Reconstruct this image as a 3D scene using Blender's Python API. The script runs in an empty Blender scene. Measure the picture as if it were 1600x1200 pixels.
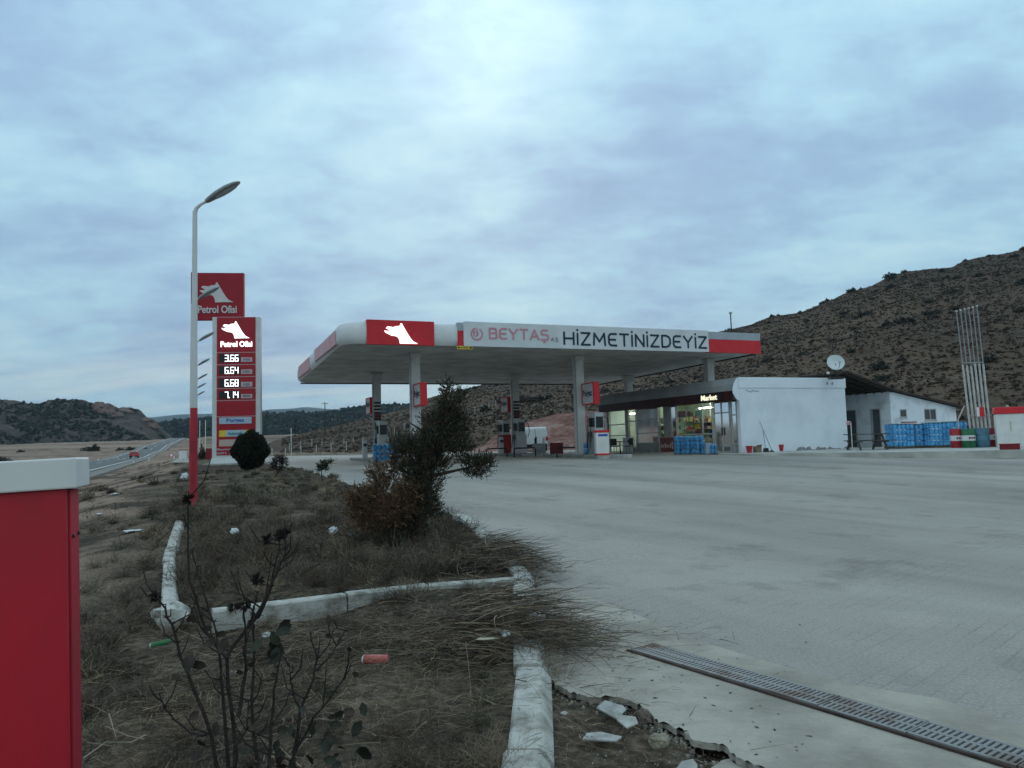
import bpy, bmesh, math, random
import numpy as np
from mathutils import Vector, Matrix
random.seed(7); rng = np.random.default_rng(7)
sc = bpy.context.scene
col = sc.collection
PITCH, ROLL, TH, F, H = .0756, .0274, .3918, 1149.3, .977
CT, ST_ = math.cos(TH), math.sin(TH)

# ------------------------------------------------------------------ camera
cd = bpy.data.cameras.new('camera'); cam = bpy.data.objects.new('camera', cd); col.objects.link(cam)
cd.sensor_width = 36; cd.lens = F * 36 / 1600; cd.clip_start = .05; cd.clip_end = 20000
cam.matrix_world = Matrix.Translation((0, 0, H)) @ Matrix.Rotation(math.pi/2 + PITCH, 4, 'X') @ Matrix.Rotation(-ROLL, 4, 'Z')
sc.camera = cam
sc.view_settings.view_transform = 'Standard'; sc.view_settings.look = 'None'
sc.view_settings.exposure = 0.07; sc.view_settings.gamma = 1
sc.cycles.max_bounces = 6; sc.cycles.use_denoising = True; sc.cycles.volume_bounces = 0
sc.cycles.transparent_max_bounces = 12

# ------------------------------------------------------------------ overcast evening sky
w = bpy.data.worlds.new('World'); sc.world = w; w.use_nodes = True
nt = w.node_tree; nt.nodes.clear()
def N(nt, t, **kw):
    n = nt.nodes.new(t)
    for k, v in kw.items():
        if k.startswith('i_'): n.inputs[k[2:]].default_value = v
        else: setattr(n, k, v)
    return n
def ramp_node(nt, stops, interp='LINEAR'):
    r = N(nt, 'ShaderNodeValToRGB'); cr = r.color_ramp; cr.interpolation = interp
    while len(cr.elements) < len(stops): cr.elements.new(.5)
    for e, (p, c) in zip(cr.elements, stops):
        e.position = p; e.color = (*c, 1) if len(c) == 3 else c
    return r
def lin(r, g, b): 
    f = lambda v: (v/255/12.92 if v/255 <= .04045 else ((v/255+.055)/1.055)**2.4)
    return (f(r), f(g), f(b))
out = N(nt, 'ShaderNodeOutputWorld'); bg = N(nt, 'ShaderNodeBackground'); bg.inputs['Strength'].default_value = .1
L = nt.links.new
sky = N(nt, 'ShaderNodeTexSky'); sky.sky_type = 'NISHITA'; sky.sun_disc = False
SUN_EL, SUN_AZ = math.radians(24), math.radians(3)     # behind the cloud, ahead of the camera (azimuth from +Y towards -X)
sky.sun_elevation = SUN_EL; sky.sun_rotation = -SUN_AZ
tc = N(nt, 'ShaderNodeTexCoord'); sep = N(nt, 'ShaderNodeSeparateXYZ'); L(tc.outputs['Generated'], sep.inputs[0])
def math_(op, a, b=None, nt=nt, clamp=False):
    m = N(nt, 'ShaderNodeMath', operation=op); m.use_clamp = clamp
    for i, v in enumerate((a, b)):
        if v is None: continue
        if isinstance(v, (int, float)): m.inputs[i].default_value = v
        else: nt.links.new(v, m.inputs[i])
    return m.outputs[0]
zc = math_('MAXIMUM', sep.outputs['Z'], 0.0)
den = math_('ADD', zc, .22)
px_ = math_('DIVIDE', sep.outputs['X'], den); py_ = math_('DIVIDE', sep.outputs['Y'], den)
comb = N(nt, 'ShaderNodeCombineXYZ'); L(px_, comb.inputs[0]); L(py_, comb.inputs[1])
def wnoise(scale, detail, rough, off, dist=0.0, sx=1, sy=1):
    mp = N(nt, 'ShaderNodeMapping'); mp.inputs['Location'].default_value = off; mp.inputs['Scale'].default_value = (sx, sy, 1)
    L(comb.outputs[0], mp.inputs[0])
    n = N(nt, 'ShaderNodeTexNoise'); n.inputs['Scale'].default_value = scale; n.inputs['Detail'].default_value = detail
    n.inputs['Roughness'].default_value = rough; n.inputs['Distortion'].default_value = dist
    L(mp.outputs[0], n.inputs['Vector']); return n.outputs['Fac']
n1 = wnoise(1.15, 7, .5, (3.1, .4, 0), .2)
n2 = wnoise(4.2, 6, .55, (9.3, 5.2, 0), .3, 1, 1.3)
n3 = wnoise(11, 5, .6, (2.3, 8.2, 0), .4, 1, 1.4)
cl = math_('ADD', math_('ADD', math_('MULTIPLY', n1, .56), math_('MULTIPLY', n2, .32)), math_('MULTIPLY', n3, .12))
r1 = ramp_node(nt, [(.33, lin(138, 166, 199)), (.44, lin(152, 185, 213)), (.53, lin(168, 207, 226)), (.65, lin(190, 224, 234))])
L(cl, r1.inputs[0])
# brighter band just over the horizon and thinner, brighter cloud higher up
band = wnoise(2.0, 5, .55, (1.2, 7.7, 0), .1, .35, 2.2)
hz = N(nt, 'ShaderNodeMapRange'); hz.inputs['From Min'].default_value = .02; hz.inputs['From Max'].default_value = .17
hz.inputs['To Min'].default_value = 1; hz.inputs['To Max'].default_value = 0; L(sep.outputs['Z'], hz.inputs[0])
rb = ramp_node(nt, [(.44, (.0, .0, .0)), (.6, (1, 1, 1))]); L(band, rb.inputs[0])
mixh = N(nt, 'ShaderNodeMix', data_type='RGBA'); L(math_('MULTIPLY', hz.outputs[0], rb.outputs[0], clamp=True), mixh.inputs['Factor'])
L(r1.outputs[0], mixh.inputs['A']); mixh.inputs['B'].default_value = (*lin(214, 226, 228), 1)
up = N(nt, 'ShaderNodeMapRange'); up.inputs['From Min'].default_value = .08; up.inputs['From Max'].default_value = .55
up.inputs['To Min'].default_value = 8.9; up.inputs['To Max'].default_value = 11.8; L(sep.outputs['Z'], up.inputs[0])
sc1 = N(nt, 'ShaderNodeVectorMath', operation='SCALE'); L(mixh.outputs['Result'], sc1.inputs[0]); L(up.outputs[0], sc1.inputs['Scale'])
# the thin place in the cloud in front of the sun
gd = N(nt, 'ShaderNodeVectorMath', operation='DOT_PRODUCT'); L(tc.outputs['Generated'], gd.inputs[0])
ge, ga = math.radians(31), math.radians(2)
gd.inputs[1].default_value = (-math.sin(ga)*math.cos(ge), math.cos(ga)*math.cos(ge), math.sin(ge))
gr = N(nt, 'ShaderNodeMapRange'); gr.interpolation_type = 'SMOOTHERSTEP'
gr.inputs['From Min'].default_value = .987; gr.inputs['From Max'].default_value = 1.0; gr.inputs['To Max'].default_value = 1.0
L(gd.outputs['Value'], gr.inputs[0])
glow = math_('MULTIPLY', gr.outputs[0], math_('MULTIPLY', n2, 3.0))
gcol = N(nt, 'ShaderNodeVectorMath', operation='SCALE'); gcol.inputs[0].default_value = (1, 1.0, .98); L(glow, gcol.inputs['Scale'])
add = N(nt, 'ShaderNodeVectorMath', operation='ADD'); L(sc1.outputs[0], add.inputs[0]); L(gcol.outputs[0], add.inputs[1])
skys = N(nt, 'ShaderNodeVectorMath', operation='SCALE'); L(sky.outputs[0], skys.inputs[0]); skys.inputs['Scale'].default_value = .05
add2 = N(nt, 'ShaderNodeVectorMath', operation='ADD'); L(add.outputs[0], add2.inputs[0]); L(skys.outputs[0], add2.inputs[1])
# unseen sky behind the camera, tinted warmer and brighter to light the ground
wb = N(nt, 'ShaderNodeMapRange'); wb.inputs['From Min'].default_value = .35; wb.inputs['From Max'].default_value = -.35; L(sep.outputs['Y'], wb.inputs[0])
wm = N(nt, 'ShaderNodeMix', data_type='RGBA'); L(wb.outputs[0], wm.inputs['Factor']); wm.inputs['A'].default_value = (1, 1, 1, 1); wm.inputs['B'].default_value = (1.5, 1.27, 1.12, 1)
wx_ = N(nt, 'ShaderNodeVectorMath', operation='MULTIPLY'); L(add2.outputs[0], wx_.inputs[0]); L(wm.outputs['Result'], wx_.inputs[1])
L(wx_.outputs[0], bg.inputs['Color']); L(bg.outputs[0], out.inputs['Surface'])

sd = bpy.data.lights.new('sun', 'SUN'); sd.energy = .6; sd.angle = math.radians(35); sd.color = (1, .92, .82)
so = bpy.data.objects.new('sun', sd); col.objects.link(so)
sdir = Vector((-math.sin(SUN_AZ)*math.cos(SUN_EL), math.cos(SUN_AZ)*math.cos(SUN_EL), math.sin(SUN_EL)))
so.rotation_euler = (-sdir).to_track_quat('-Z', 'Y').to_euler()

# ------------------------------------------------------------------ places
def W(s, t, z=0): return Vector((s*CT - t*ST_, s*ST_ + t*CT, z))          # station frame (along the road = t) -> world
def S(x, y): return (x*CT + y*ST_, -x*ST_ + y*CT)
def rampt(t): return -.6 + .6*min(1, max(0, (t-8)/21))
def ramp(x, y): return rampt(-x*ST_ + y*CT)
def ray(px, py):
    a, b = px-800, 600-py; cr, sr = math.cos(ROLL), math.sin(ROLL)
    X = a*cr + b*sr; Y = -a*sr + b*cr; cp, sp = math.cos(PITCH), math.sin(PITCH)
    return Vector((X/F, cp - sp*Y/F, sp + cp*Y/F))
def G(px, py, z=None):
    d = ray(px, py); zz = -.6 if z is None else z
    for i in range(60 if z is None else 1):
        k = (zz-H)/d.z
        if z is None: zz = .5*zz + .5*ramp(d.x*k, d.y*k)
    return Vector((d.x*k, d.y*k, zz))
def at(px, py, D): d = ray(px, py); return d*(D/d.y) + Vector((0, 0, H))
def onT(px, t, py=660): d = ray(px, py); k = t/(-d.x*ST_ + d.y*CT); return (d.x*CT + d.y*ST_)*k    # s at which a sight line meets the plane t
def onS(px, s, py=660): d = ray(px, py); k = s/(d.x*CT + d.y*ST_); return (-d.x*ST_ + d.y*CT)*k
def interp(x, tab): return float(np.interp(x, [a for a, b in tab], [b for a, b in tab]))
KR = [(-6, -.9), (2.95, 1.2), (3.39, 1.41), (4.54, 1.94), (7.81, 3.28), (9.72, 3.66), (12.7, 4.24), (16, 4.2), (20.7, 3.85), (28, 3.5), (35.8, 3.12), (44, 2.9), (52, 2.9)]
def kr(t): return interp(t, KR)

# ------------------------------------------------------------------ materials
MATS = {}
def M(name, c=None, rough=.75, var=.12, scale=6, bump=0., metal=0, emit=0, c2=None, bscale=None, det=5, spec=.3, stops=(.3, .7), coord='Object', sv=(1, 1, 1)):
    if name in MATS: return MATS[name]
    m = bpy.data.materials.new(name); m.use_nodes = True; nt = m.node_tree; L = nt.links.new
    b = nt.nodes['Principled BSDF']; b.inputs['Roughness'].default_value = rough; b.inputs['Metallic'].default_value = metal
    b.inputs['Specular IOR Level'].default_value = spec
    tc = N(nt, 'ShaderNodeTexCoord'); mp = N(nt, 'ShaderNodeMapping'); mp.inputs['Scale'].default_value = sv; L(tc.outputs[coord], mp.inputs[0])
    n = N(nt, 'ShaderNodeTexNoise'); n.inputs['Scale'].default_value = scale; n.inputs['Detail'].default_value = det; n.inputs['Roughness'].default_value = .6
    L(mp.outputs[0], n.inputs['Vector'])
    c2 = c2 or tuple(v*(1-2.2*var) for v in c); ch = tuple(min(1, v*(1+var)) for v in c)
    r = ramp_node(nt, [(stops[0], c2), (stops[1], ch)]); L(n.outputs['Fac'], r.inputs[0]); L(r.outputs[0], b.inputs['Base Color'])
    if bump:
        n2 = N(nt, 'ShaderNodeTexNoise'); n2.inputs['Scale'].default_value = bscale or scale*4; n2.inputs['Detail'].default_value = 6
        L(mp.outputs[0], n2.inputs['Vector'])
        bp = N(nt, 'ShaderNodeBump'); bp.inputs['Strength'].default_value = min(1, bump); bp.inputs['Distance'].default_value = .02*max(1, bump)
        L(n2.outputs['Fac'], bp.inputs['Height']); L(bp.outputs[0], b.inputs['Normal'])
    if emit:
        b.inputs['Emission Color'].default_value = (*c, 1); b.inputs['Emission Strength'].default_value = emit
    MATS[name] = m; return m
white_paint = M('white_paint', (.68, .68, .67), .5, .06, 3, .1)
white_metal = M('white_metal', (.66, .66, .65), .4, .06, 2)
red_panel = M('red_panel', (.5, .012, .03), .45, .08, 2)
dark_red = M('dark_red', (.2, .01, .018), .5, .1, 3)
grey_metal = M('grey_metal', (.3, .33, .35), .45, .1, 5)
dark_metal = M('dark_metal', (.025, .027, .03), .5, .1, 5)
black = M('black_plastic', (.012, .013, .015), .45, .1, 5)
concrete = M('concrete', (.36, .36, .34), .9, .2, 2.5, .5, bscale=40)
kerb_white = M('kerb_white', (.42, .41, .38), .9, .08, 5, .55, c2=(.19, .175, .15), bscale=60, stops=(.34, .55))
foliage_dark = M('foliage_dark', (.04, .044, .026), .8, .45, 9)
foliage_brown = M('foliage_brown', (.2, .108, .062), .85, .35, 9)
foliage_green = M('foliage_green', (.05, .068, .045), .7, .4, 6)
bark = M('bark', (.06, .045, .035), .9, .25, 12, .8)
blue_plastic = M('blue_plastic', (.03, .22, .58), .35, .15, 6, .2)
lit_white = M('lit_white', (1, 1, 1), .5, 0, emit=1.7)
glassm = bpy.data.materials.new('window_glass'); glassm.use_nodes = True
_n = glassm.node_tree; _n.nodes.clear(); _o = N(_n, 'ShaderNodeOutputMaterial'); _m = N(_n, 'ShaderNodeMixShader')
_t = N(_n, 'ShaderNodeBsdfTransparent'); _t.inputs[0].default_value = (.72, .78, .74, 1); _g = N(_n, 'ShaderNodeBsdfGlossy'); _g.inputs['Roughness'].default_value = .06
_f = N(_n, 'ShaderNodeFresnel'); _f.inputs[0].default_value = 1.45
_n.links.new(_f.outputs[0], _m.inputs[0]); _n.links.new(_t.outputs[0], _m.inputs[1]); _n.links.new(_g.outputs[0], _m.inputs[2]); _n.links.new(_m.outputs[0], _o.inputs[0])

# ------------------------------------------------------------------ mesh helpers
class MB:
    def __init__(s): s.v = []; s.f = []; s.mi = []; s.m = 0
    def add(s, vs, fs):
        o = len(s.v); s.v += [tuple(v) for v in vs]; s.f += [tuple(i+o for i in f) for f in fs]; s.mi += [s.m]*len(fs); return s
    def box(s, x0, x1, y0, y1, z0, z1, tx=0, ty=0):
        return s.add([(x0, y0, z0), (x1, y0, z0), (x1, y1, z0), (x0, y1, z0), (x0+tx, y0+ty, z1), (x1-tx, y0+ty, z1), (x1-tx, y1-ty, z1), (x0+tx, y1-ty, z1)],
                     [(0, 3, 2, 1), (4, 5, 6, 7), (0, 1, 5, 4), (1, 2, 6, 5), (2, 3, 7, 6), (3, 0, 4, 7)])
    def cbox(s, c, d, tx=0, ty=0): return s.box(c[0]-d[0]/2, c[0]+d[0]/2, c[1]-d[1]/2, c[1]+d[1]/2, c[2], c[2]+d[2], tx, ty)
    def tube(s, pts, rad, n=10, cap=True):
        pts = [Vector(p) for p in pts]; k = len(pts)
        if not hasattr(rad, '__len__'): rad = [rad]*k
        vs = []; prev = None
        for i, p in enumerate(pts):
            d = (pts[min(i+1, k-1)] - pts[max(i-1, 0)]).normalized()
            if prev is None: a = d.orthogonal().normalized()
            else:
                a = prev - d*prev.dot(d)
                a = a.normalized() if a.length > 1e-5 else d.orthogonal().normalized()
            prev = a; b = d.cross(a)
            vs += [p + (a*math.cos(q) + b*math.sin(q))*rad[i] for q in [2*math.pi*j/n for j in range(n)]]
        fs = [(i*n+j, i*n+(j+1) % n, (i+1)*n+(j+1) % n, (i+1)*n+j) for i in range(k-1) for j in range(n)]
        if cap: fs += [tuple(reversed(range(n))), tuple((k-1)*n+j for j in range(n))]
        return s.add(vs, fs)
    def lathe(s, prof, c=(0, 0, 0), n=24):
        vs = [(c[0]+r*math.cos(2*math.pi*j/n), c[1]+r*math.sin(2*math.pi*j/n), c[2]+z) for r, z in prof for j in range(n)]
        k = len(prof); fs = [(i*n+j, i*n+(j+1) % n, (i+1)*n+(j+1) % n, (i+1)*n+j) for i in range(k-1) for j in range(n)]
        fs += [tuple(reversed(range(n))), tuple((k-1)*n+j for j in range(n))]
        return s.add(vs, fs)
    def prism(s, poly, O, R, U, d):            # polygon in the plane O,R,U pushed back by vector d
        O, R, U, d = map(Vector, (O, R, U, d)); k = len(poly)
        a = [O + R*x + U*y for x, y in poly]; vs = a + [p + d for p in a]
        return s.add(vs, [tuple(range(k)), tuple(reversed(range(k, 2*k)))] + [(i, (i+1) % k, (i+1) % k + k, i+k) for i in range(k)][::1])
    def build(s, name, mat, parent=None, smooth=False, bevel=0, loc=None, rz=None):
        me = bpy.data.meshes.new(name); me.from_pydata(s.v, [], s.f)
        ms = mat if isinstance(mat, (list, tuple)) else [mat]
        for m in ms: me.materials.append(m)
        if len(ms) > 1: me.polygons.foreach_set('material_index', s.mi)
        bm = bmesh.new(); bm.from_mesh(me); bmesh.ops.recalc_face_normals(bm, faces=bm.faces); bm.to_mesh(me); bm.free()
        if smooth:
            me.polygons.foreach_set('use_smooth', [True]*len(me.polygons))
            if smooth != 2: me.set_sharp_from_angle(angle=math.radians(40))
        o = bpy.data.objects.new(name, me); col.objects.link(o)
        if parent: o.parent = parent
        if loc is not None: o.location = loc
        if rz is not None: o.rotation_euler.z = rz
        if bevel:
            b = o.modifiers.new('bevel', 'BEVEL'); b.width = bevel; b.segments = 2; b.limit_method = 'ANGLE'
        return o
def tag(o, label=None, cat=None, group=None, kind=None):
    if label: o['label'] = label
    if cat: o['category'] = cat
    if group: o['group'] = group
    if kind: o['kind'] = kind
    return o
def thing(name, loc, label, cat, rz=0, group=None):
    o = bpy.data.objects.new(name, None); o.empty_display_size = .2; col.objects.link(o); o.location = loc; o.rotation_euler.z = rz
    return tag(o, label, cat, group)
def copy_tree(o, parent=None):
    c = o.copy(); col.objects.link(c); c.parent = parent
    for ch in o.children: copy_tree(ch, c)
    return c
def npmesh(name, V, Fq, mats, parent=None, mi=None, smooth=False):
    me = bpy.data.meshes.new(name); V = np.asarray(V, dtype=np.float32); Fq = np.asarray(Fq, dtype=np.int32); k = Fq.shape[1]
    me.vertices.add(len(V)); me.vertices.foreach_set('co', V.ravel())
    me.loops.add(Fq.size); me.loops.foreach_set('vertex_index', Fq.ravel())
    me.polygons.add(len(Fq)); me.polygons.foreach_set('loop_start', np.arange(0, Fq.size, k, dtype=np.int32)); me.polygons.foreach_set('loop_total', np.full(len(Fq), k, dtype=np.int32))
    for m in (mats if isinstance(mats, (list, tuple)) else [mats]): me.materials.append(m)
    if mi is not None: me.polygons.foreach_set('material_index', np.asarray(mi, dtype=np.int32))
    me.update(calc_edges=True); me.validate()
    if smooth: me.polygons.foreach_set('use_smooth', np.ones(len(me.polygons), dtype=bool))
    o = bpy.data.objects.new(name, me); col.objects.link(o)
    if parent: o.parent = parent
    return o
GLY = {'H': (.72, [[(0, 0), (0, 1)], [(.72, 0), (.72, 1)], [(0, .5), (.72, .5)]]), 'İ': (.0, [[(0, 0), (0, .93)], [(0, 1.2), (0, 1.26)]]), 'Z': (.65, [[(0, 1), (.65, 1), (0, 0), (.65, 0)]]),
 'M': (.9, [[(0, 0), (.06, 1), (.45, .3), (.84, 1), (.9, 0)]]), 'E': (.6, [[(.6, 1), (.2, 1), (.05, .9), (0, .75), (0, .25), (.05, .1), (.2, 0), (.6, 0)], [(0, .5), (.52, .5)]]), 'T': (.68, [[(0, 1), (.68, 1)], [(.34, 1), (.34, 0)]]),
 'N': (.66, [[(0, 0), (0, 1), (.66, 0), (.66, 1)]]), 'D': (.68, [[(0, 0), (0, 1), (.36, 1), (.56, .9), (.68, .68), (.68, .32), (.56, .1), (.36, 0), (0, 0)]]), 'Y': (.72, [[(0, 1), (.36, .45), (.72, 1)], [(.36, .45), (.36, 0)]]),
 'B': (.64, [[(0, 0), (0, 1), (.46, 1), (.58, .9), (.58, .62), (.46, .53), (0, .53)], [(.46, .53), (.62, .42), (.64, .15), (.5, 0), (0, 0)]]), 'A': (.76, [[(0, 0), (.38, 1), (.76, 0)], [(.14, .3), (.62, .3)]]),
 'Ş': (.62, [[(.6, 1), (.14, 1), (.02, .9), (0, .65), (.12, .54), (.5, .53), (.62, .42), (.62, .12), (.5, 0), (0, 0)], [(.3, -.05), (.32, -.2), (.2, -.26)]])}
def strokes(name, body, O, R, U, w, h, mat, parent, sw=.15, gap=.3, depth=.006):
    O, R, U = Vector(O), Vector(R), Vector(U); Nn = R.cross(U); tot_ = sum(GLY[c][0] for c in body) + gap*(len(body)-1); kx = w/tot_; m = MB(); x = 0; q = 0; hw = sw*h/2
    for c in body:
        for pl in GLY[c][1]:
            P = [Vector((x*kx+a*kx, b*h)) for a, b in pl]
            for a, b in zip(P[:-1], P[1:]):
                d = (b-a).normalized(); n = Vector((-d.y, d.x)); e = d*hw*.72; q += 1
                m.prism([tuple(a-e+n*hw), tuple(a-e-n*hw), tuple(b+e-n*hw), tuple(b+e+n*hw)], O + Nn*(depth+.0004*(q % 7)), R, U, Nn*-depth)
        x += GLY[c][0] + gap
    return m.build(name, mat, parent)
_tc = {}
def text_geo(body, bold=0.0):
    k = (body, bold)
    if k in _tc: return _tc[k]
    cu = bpy.data.curves.new('t', 'FONT'); cu.body = body; cu.size = 1; cu.offset = bold; cu.extrude = .004; cu.resolution_u = 3
    o = bpy.data.objects.new('t', cu); col.objects.link(o); dg = bpy.context.evaluated_depsgraph_get(); dg.update()
    me = bpy.data.meshes.new_from_object(o.evaluated_get(dg))
    vs = [tuple(v.co) for v in me.vertices]; fs = [tuple(p.vertices) for p in me.polygons]
    bpy.data.objects.remove(o); bpy.data.curves.remove(cu); bpy.data.meshes.remove(me)
    _tc[k] = (vs, fs); return _tc[k]
def text(name, body, O, R, U, w, h, mat, parent, bold=0.0, depth=.02):
    vs, fs = text_geo(body, bold); xs = [v[0] for v in vs]; ys = [v[1] for v in vs]
    x0, x1, y0, y1 = min(xs), max(xs), min(ys), max(ys); O, R, U = map(Vector, (O, R, U)); Nn = R.cross(U)
    m = MB(); m.add([O + R*((v[0]-x0)/(x1-x0)*w) + U*((v[1]-y0)/(y1-y0)*h) + Nn*(v[2]/.004*depth) for v in vs], fs)
    return m.build(name, mat, parent)
DOG = [(.07, .79), (.12, .82), (.27, .79), (.35, .85), (.46, .86), (.49, .99), (.52, 1), (.56, .87), (.61, .73), (.69, .5), (.78, .27), (.86, .12), (1, .01),
       (.46, .0), (.45, .14), (.42, .27), (.37, .35), (.3, .37), (.22, .38), (.16, .43), (.1, .47), (.03, .53), (.0, .62), (.05, .6), (.13, .6), (.17, .64), (.1, .67), (.13, .7), (.05, .73)]
def dog(O, R, U, w, h, mat, parent, depth=.03):
    R, U = Vector(R), Vector(U); m = MB(); m.prism([(x*w, y*h) for x, y in DOG], O, R, U, R.cross(U)*-depth)
    return m.build('dog_head_emblem', mat, parent)
SEG = {'0': 'abcdef', '1': 'bc', '2': 'abged', '3': 'abgcd', '4': 'fgbc', '5': 'afgcd', '6': 'afgedc', '7': 'abc', '8': 'abcdefg', '9': 'abfgcd'}
def digits(txt, O, R, U, w, h, mat, parent, depth=.02):
    O, R, U = Vector(O), Vector(R), Vector(U); Nn = R.cross(U); m = MB(); n = len(txt.replace('.', '')); dot = .35
    cw = w/(n + dot*txt.count('.')); x = 0; q = .17*cw
    for ch in txt:
        if ch == '.':
            m.prism([(x-q*.3, 0), (x+q*.9, 0), (x+q*.9, q*1.2), (x-q*.3, q*1.2)], O, R, U, Nn*-depth); x += dot*cw*.6; continue
        a, b = x+.04*cw, x+.86*cw; y0, y1, ym = 0, h, h/2
        rects = {'a': (a, b, y1-q, y1), 'd': (a, b, 0, q), 'g': (a, b, ym-q/2, ym+q/2), 'f': (a, a+q, ym, y1), 'e': (a, a+q, 0, ym), 'b': (b-q, b, ym, y1), 'c': (b-q, b, 0, ym)}
        for g in SEG[ch]:
            X0, X1, Y0, Y1 = rects[g]; m.prism([(X0, Y0), (X1, Y0), (X1, Y1), (X0, Y1)], O + Nn*(.0005*ord(g)-.0485), R, U, Nn*-depth)
        x += cw
    return m.build('price_digits', mat, parent)

# ------------------------------------------------------------------ ground
def vnoise(x, y, f, seed=0):                    # smooth value noise, numpy
    x = np.asarray(x)*f + seed*17.3; y = np.asarray(y)*f + seed*7.1
    xi, yi = np.floor(x), np.floor(y); u, v = x-xi, y-yi; u = u*u*(3-2*u); v = v*v*(3-2*v)
    h = lambda a, b: np.modf(np.abs(np.sin(a*127.1+b*311.7+seed*3.7)*43758.5453))[0]
    return (h(xi, yi)*(1-u)+h(xi+1, yi)*u)*(1-v) + (h(xi, yi+1)*(1-u)+h(xi+1, yi+1)*u)*v - .5
def fbm(x, y, f, o=4, seed=0): return sum(vnoise(x, y, f*2**i, seed+i)*.5**i for i in range(o))
def ss(x): x = np.clip(x, 0, 1); return x*x*(3-2*x)
krt, krs = [a for a, b in KR], [b for a, b in KR]
def gz(x, y):
    x = np.asarray(x, dtype=float); y = np.asarray(y, dtype=float)
    s = x*CT + y*ST_; t = -x*ST_ + y*CT; D = np.hypot(x, y)
    rp = -.6 + .6*np.clip((t-8)/21, 0, 1)
    k = np.interp(t, krt, krs)
    inbed = (s < k+.1) & (s > -.7)
    patch = (s > k) & (s < k+.95) & (t < 4.75)
    z = np.where(s > k+.1, np.where(patch, rp-.045+fbm(x, y, 5, 3, 6)*.035, rp-.09), rp+.02)
    z = z + inbed*(fbm(x, y, 1.4, 3, 2)*.07 + .03)
    z = z - .13*inbed*ss((2.3-s)/1.5)*ss((7.95-t)/.15)*ss((t-4.5)/1.5)
    left = ss((-.75-s)/7.0); base = np.where(t < 60, -1.25, -1.15)
    z = np.where(s < -.7, rp*(1-left) + base*left + fbm(x, y, .5, 4, 5)*.22*ss((-.7-s)/2), z)
    far = ss((D-110)/200)
    z = z + np.clip(D-220, 0, 1e9)*.027*(1/(1+np.clip(D-560, 0, 1e9)/200))*(x < y*.2)
    z = np.where((x > y*.2) & (D > 60), z - ss((D-60)/60)*1.0, z)
    z = z + far*fbm(x, y, .02, 3, 9)*.8
    return z
NA, NR = 900, 260
az = np.linspace(0, 2*np.pi, NA, endpoint=False)
rr = np.concatenate([[0], np.geomspace(.6, 7000, NR)])
AZ, RR = np.meshgrid(az, rr[1:]); X = RR*np.sin(AZ); Y = RR*np.cos(AZ); Z = gz(X, Y)
V = np.vstack([[[0, 0, float(gz(0, 0))]], np.stack([X.ravel(), Y.ravel(), Z.ravel()], 1)])
i = np.arange(NR-1)[:, None]; j = np.arange(NA)[None, :]; jn = (j+1) % NA
Q = np.stack([1+i*NA+j, 1+(i+1)*NA+j, 1+(i+1)*NA+jn, 1+i*NA+jn], -1).reshape(-1, 4)
Q = np.vstack([Q, np.stack([np.zeros(NA), 1+np.arange(NA), 1+(np.arange(NA)+1) % NA, 1+(np.arange(NA)+1) % NA], 1)])
def ground_mat(name, stops, sc1, sc2, bump=.8, dist=.05, bs=20, extra=None):
    m = bpy.data.materials.new(name); m.use_nodes = True; nt = m.node_tree; L = nt.links.new; b = nt.nodes['Principled BSDF']
    b.inputs['Roughness'].default_value = 1; b.inputs['Specular IOR Level'].default_value = .1
    g = N(nt, 'ShaderNodeNewGeometry')
    a = N(nt, 'ShaderNodeTexNoise'); a.inputs['Scale'].default_value = sc1; a.inputs['Detail'].default_value = 9; a.inputs['Roughness'].default_value = .65; L(g.outputs['Position'], a.inputs['Vector'])
    c = N(nt, 'ShaderNodeTexNoise'); c.inputs['Scale'].default_value = sc2; c.inputs['Detail'].default_value = 8; c.inputs['Roughness'].default_value = .7; L(g.outputs['Position'], c.inputs['Vector'])
    mx = math_('ADD', math_('MULTIPLY', a.outputs['Fac'], .5, nt), math_('MULTIPLY', c.outputs['Fac'], .5, nt), nt)
    r = ramp_node(nt, stops); L(mx, r.inputs[0]); colr = r.outputs[0]
    if extra: colr = extra(nt, g, colr)
    L(colr, b.inputs['Base Color'])
    n2 = N(nt, 'ShaderNodeTexNoise'); n2.inputs['Scale'].default_value = bs; n2.inputs['Detail'].default_value = 8; L(g.outputs['Position'], n2.inputs['Vector'])
    bp = N(nt, 'ShaderNodeBump'); bp.inputs['Strength'].default_value = bump; bp.inputs['Distance'].default_value = dist
    L(n2.outputs['Fac'], bp.inputs['Height']); L(bp.outputs[0], b.inputs['Normal']); return m
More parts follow.
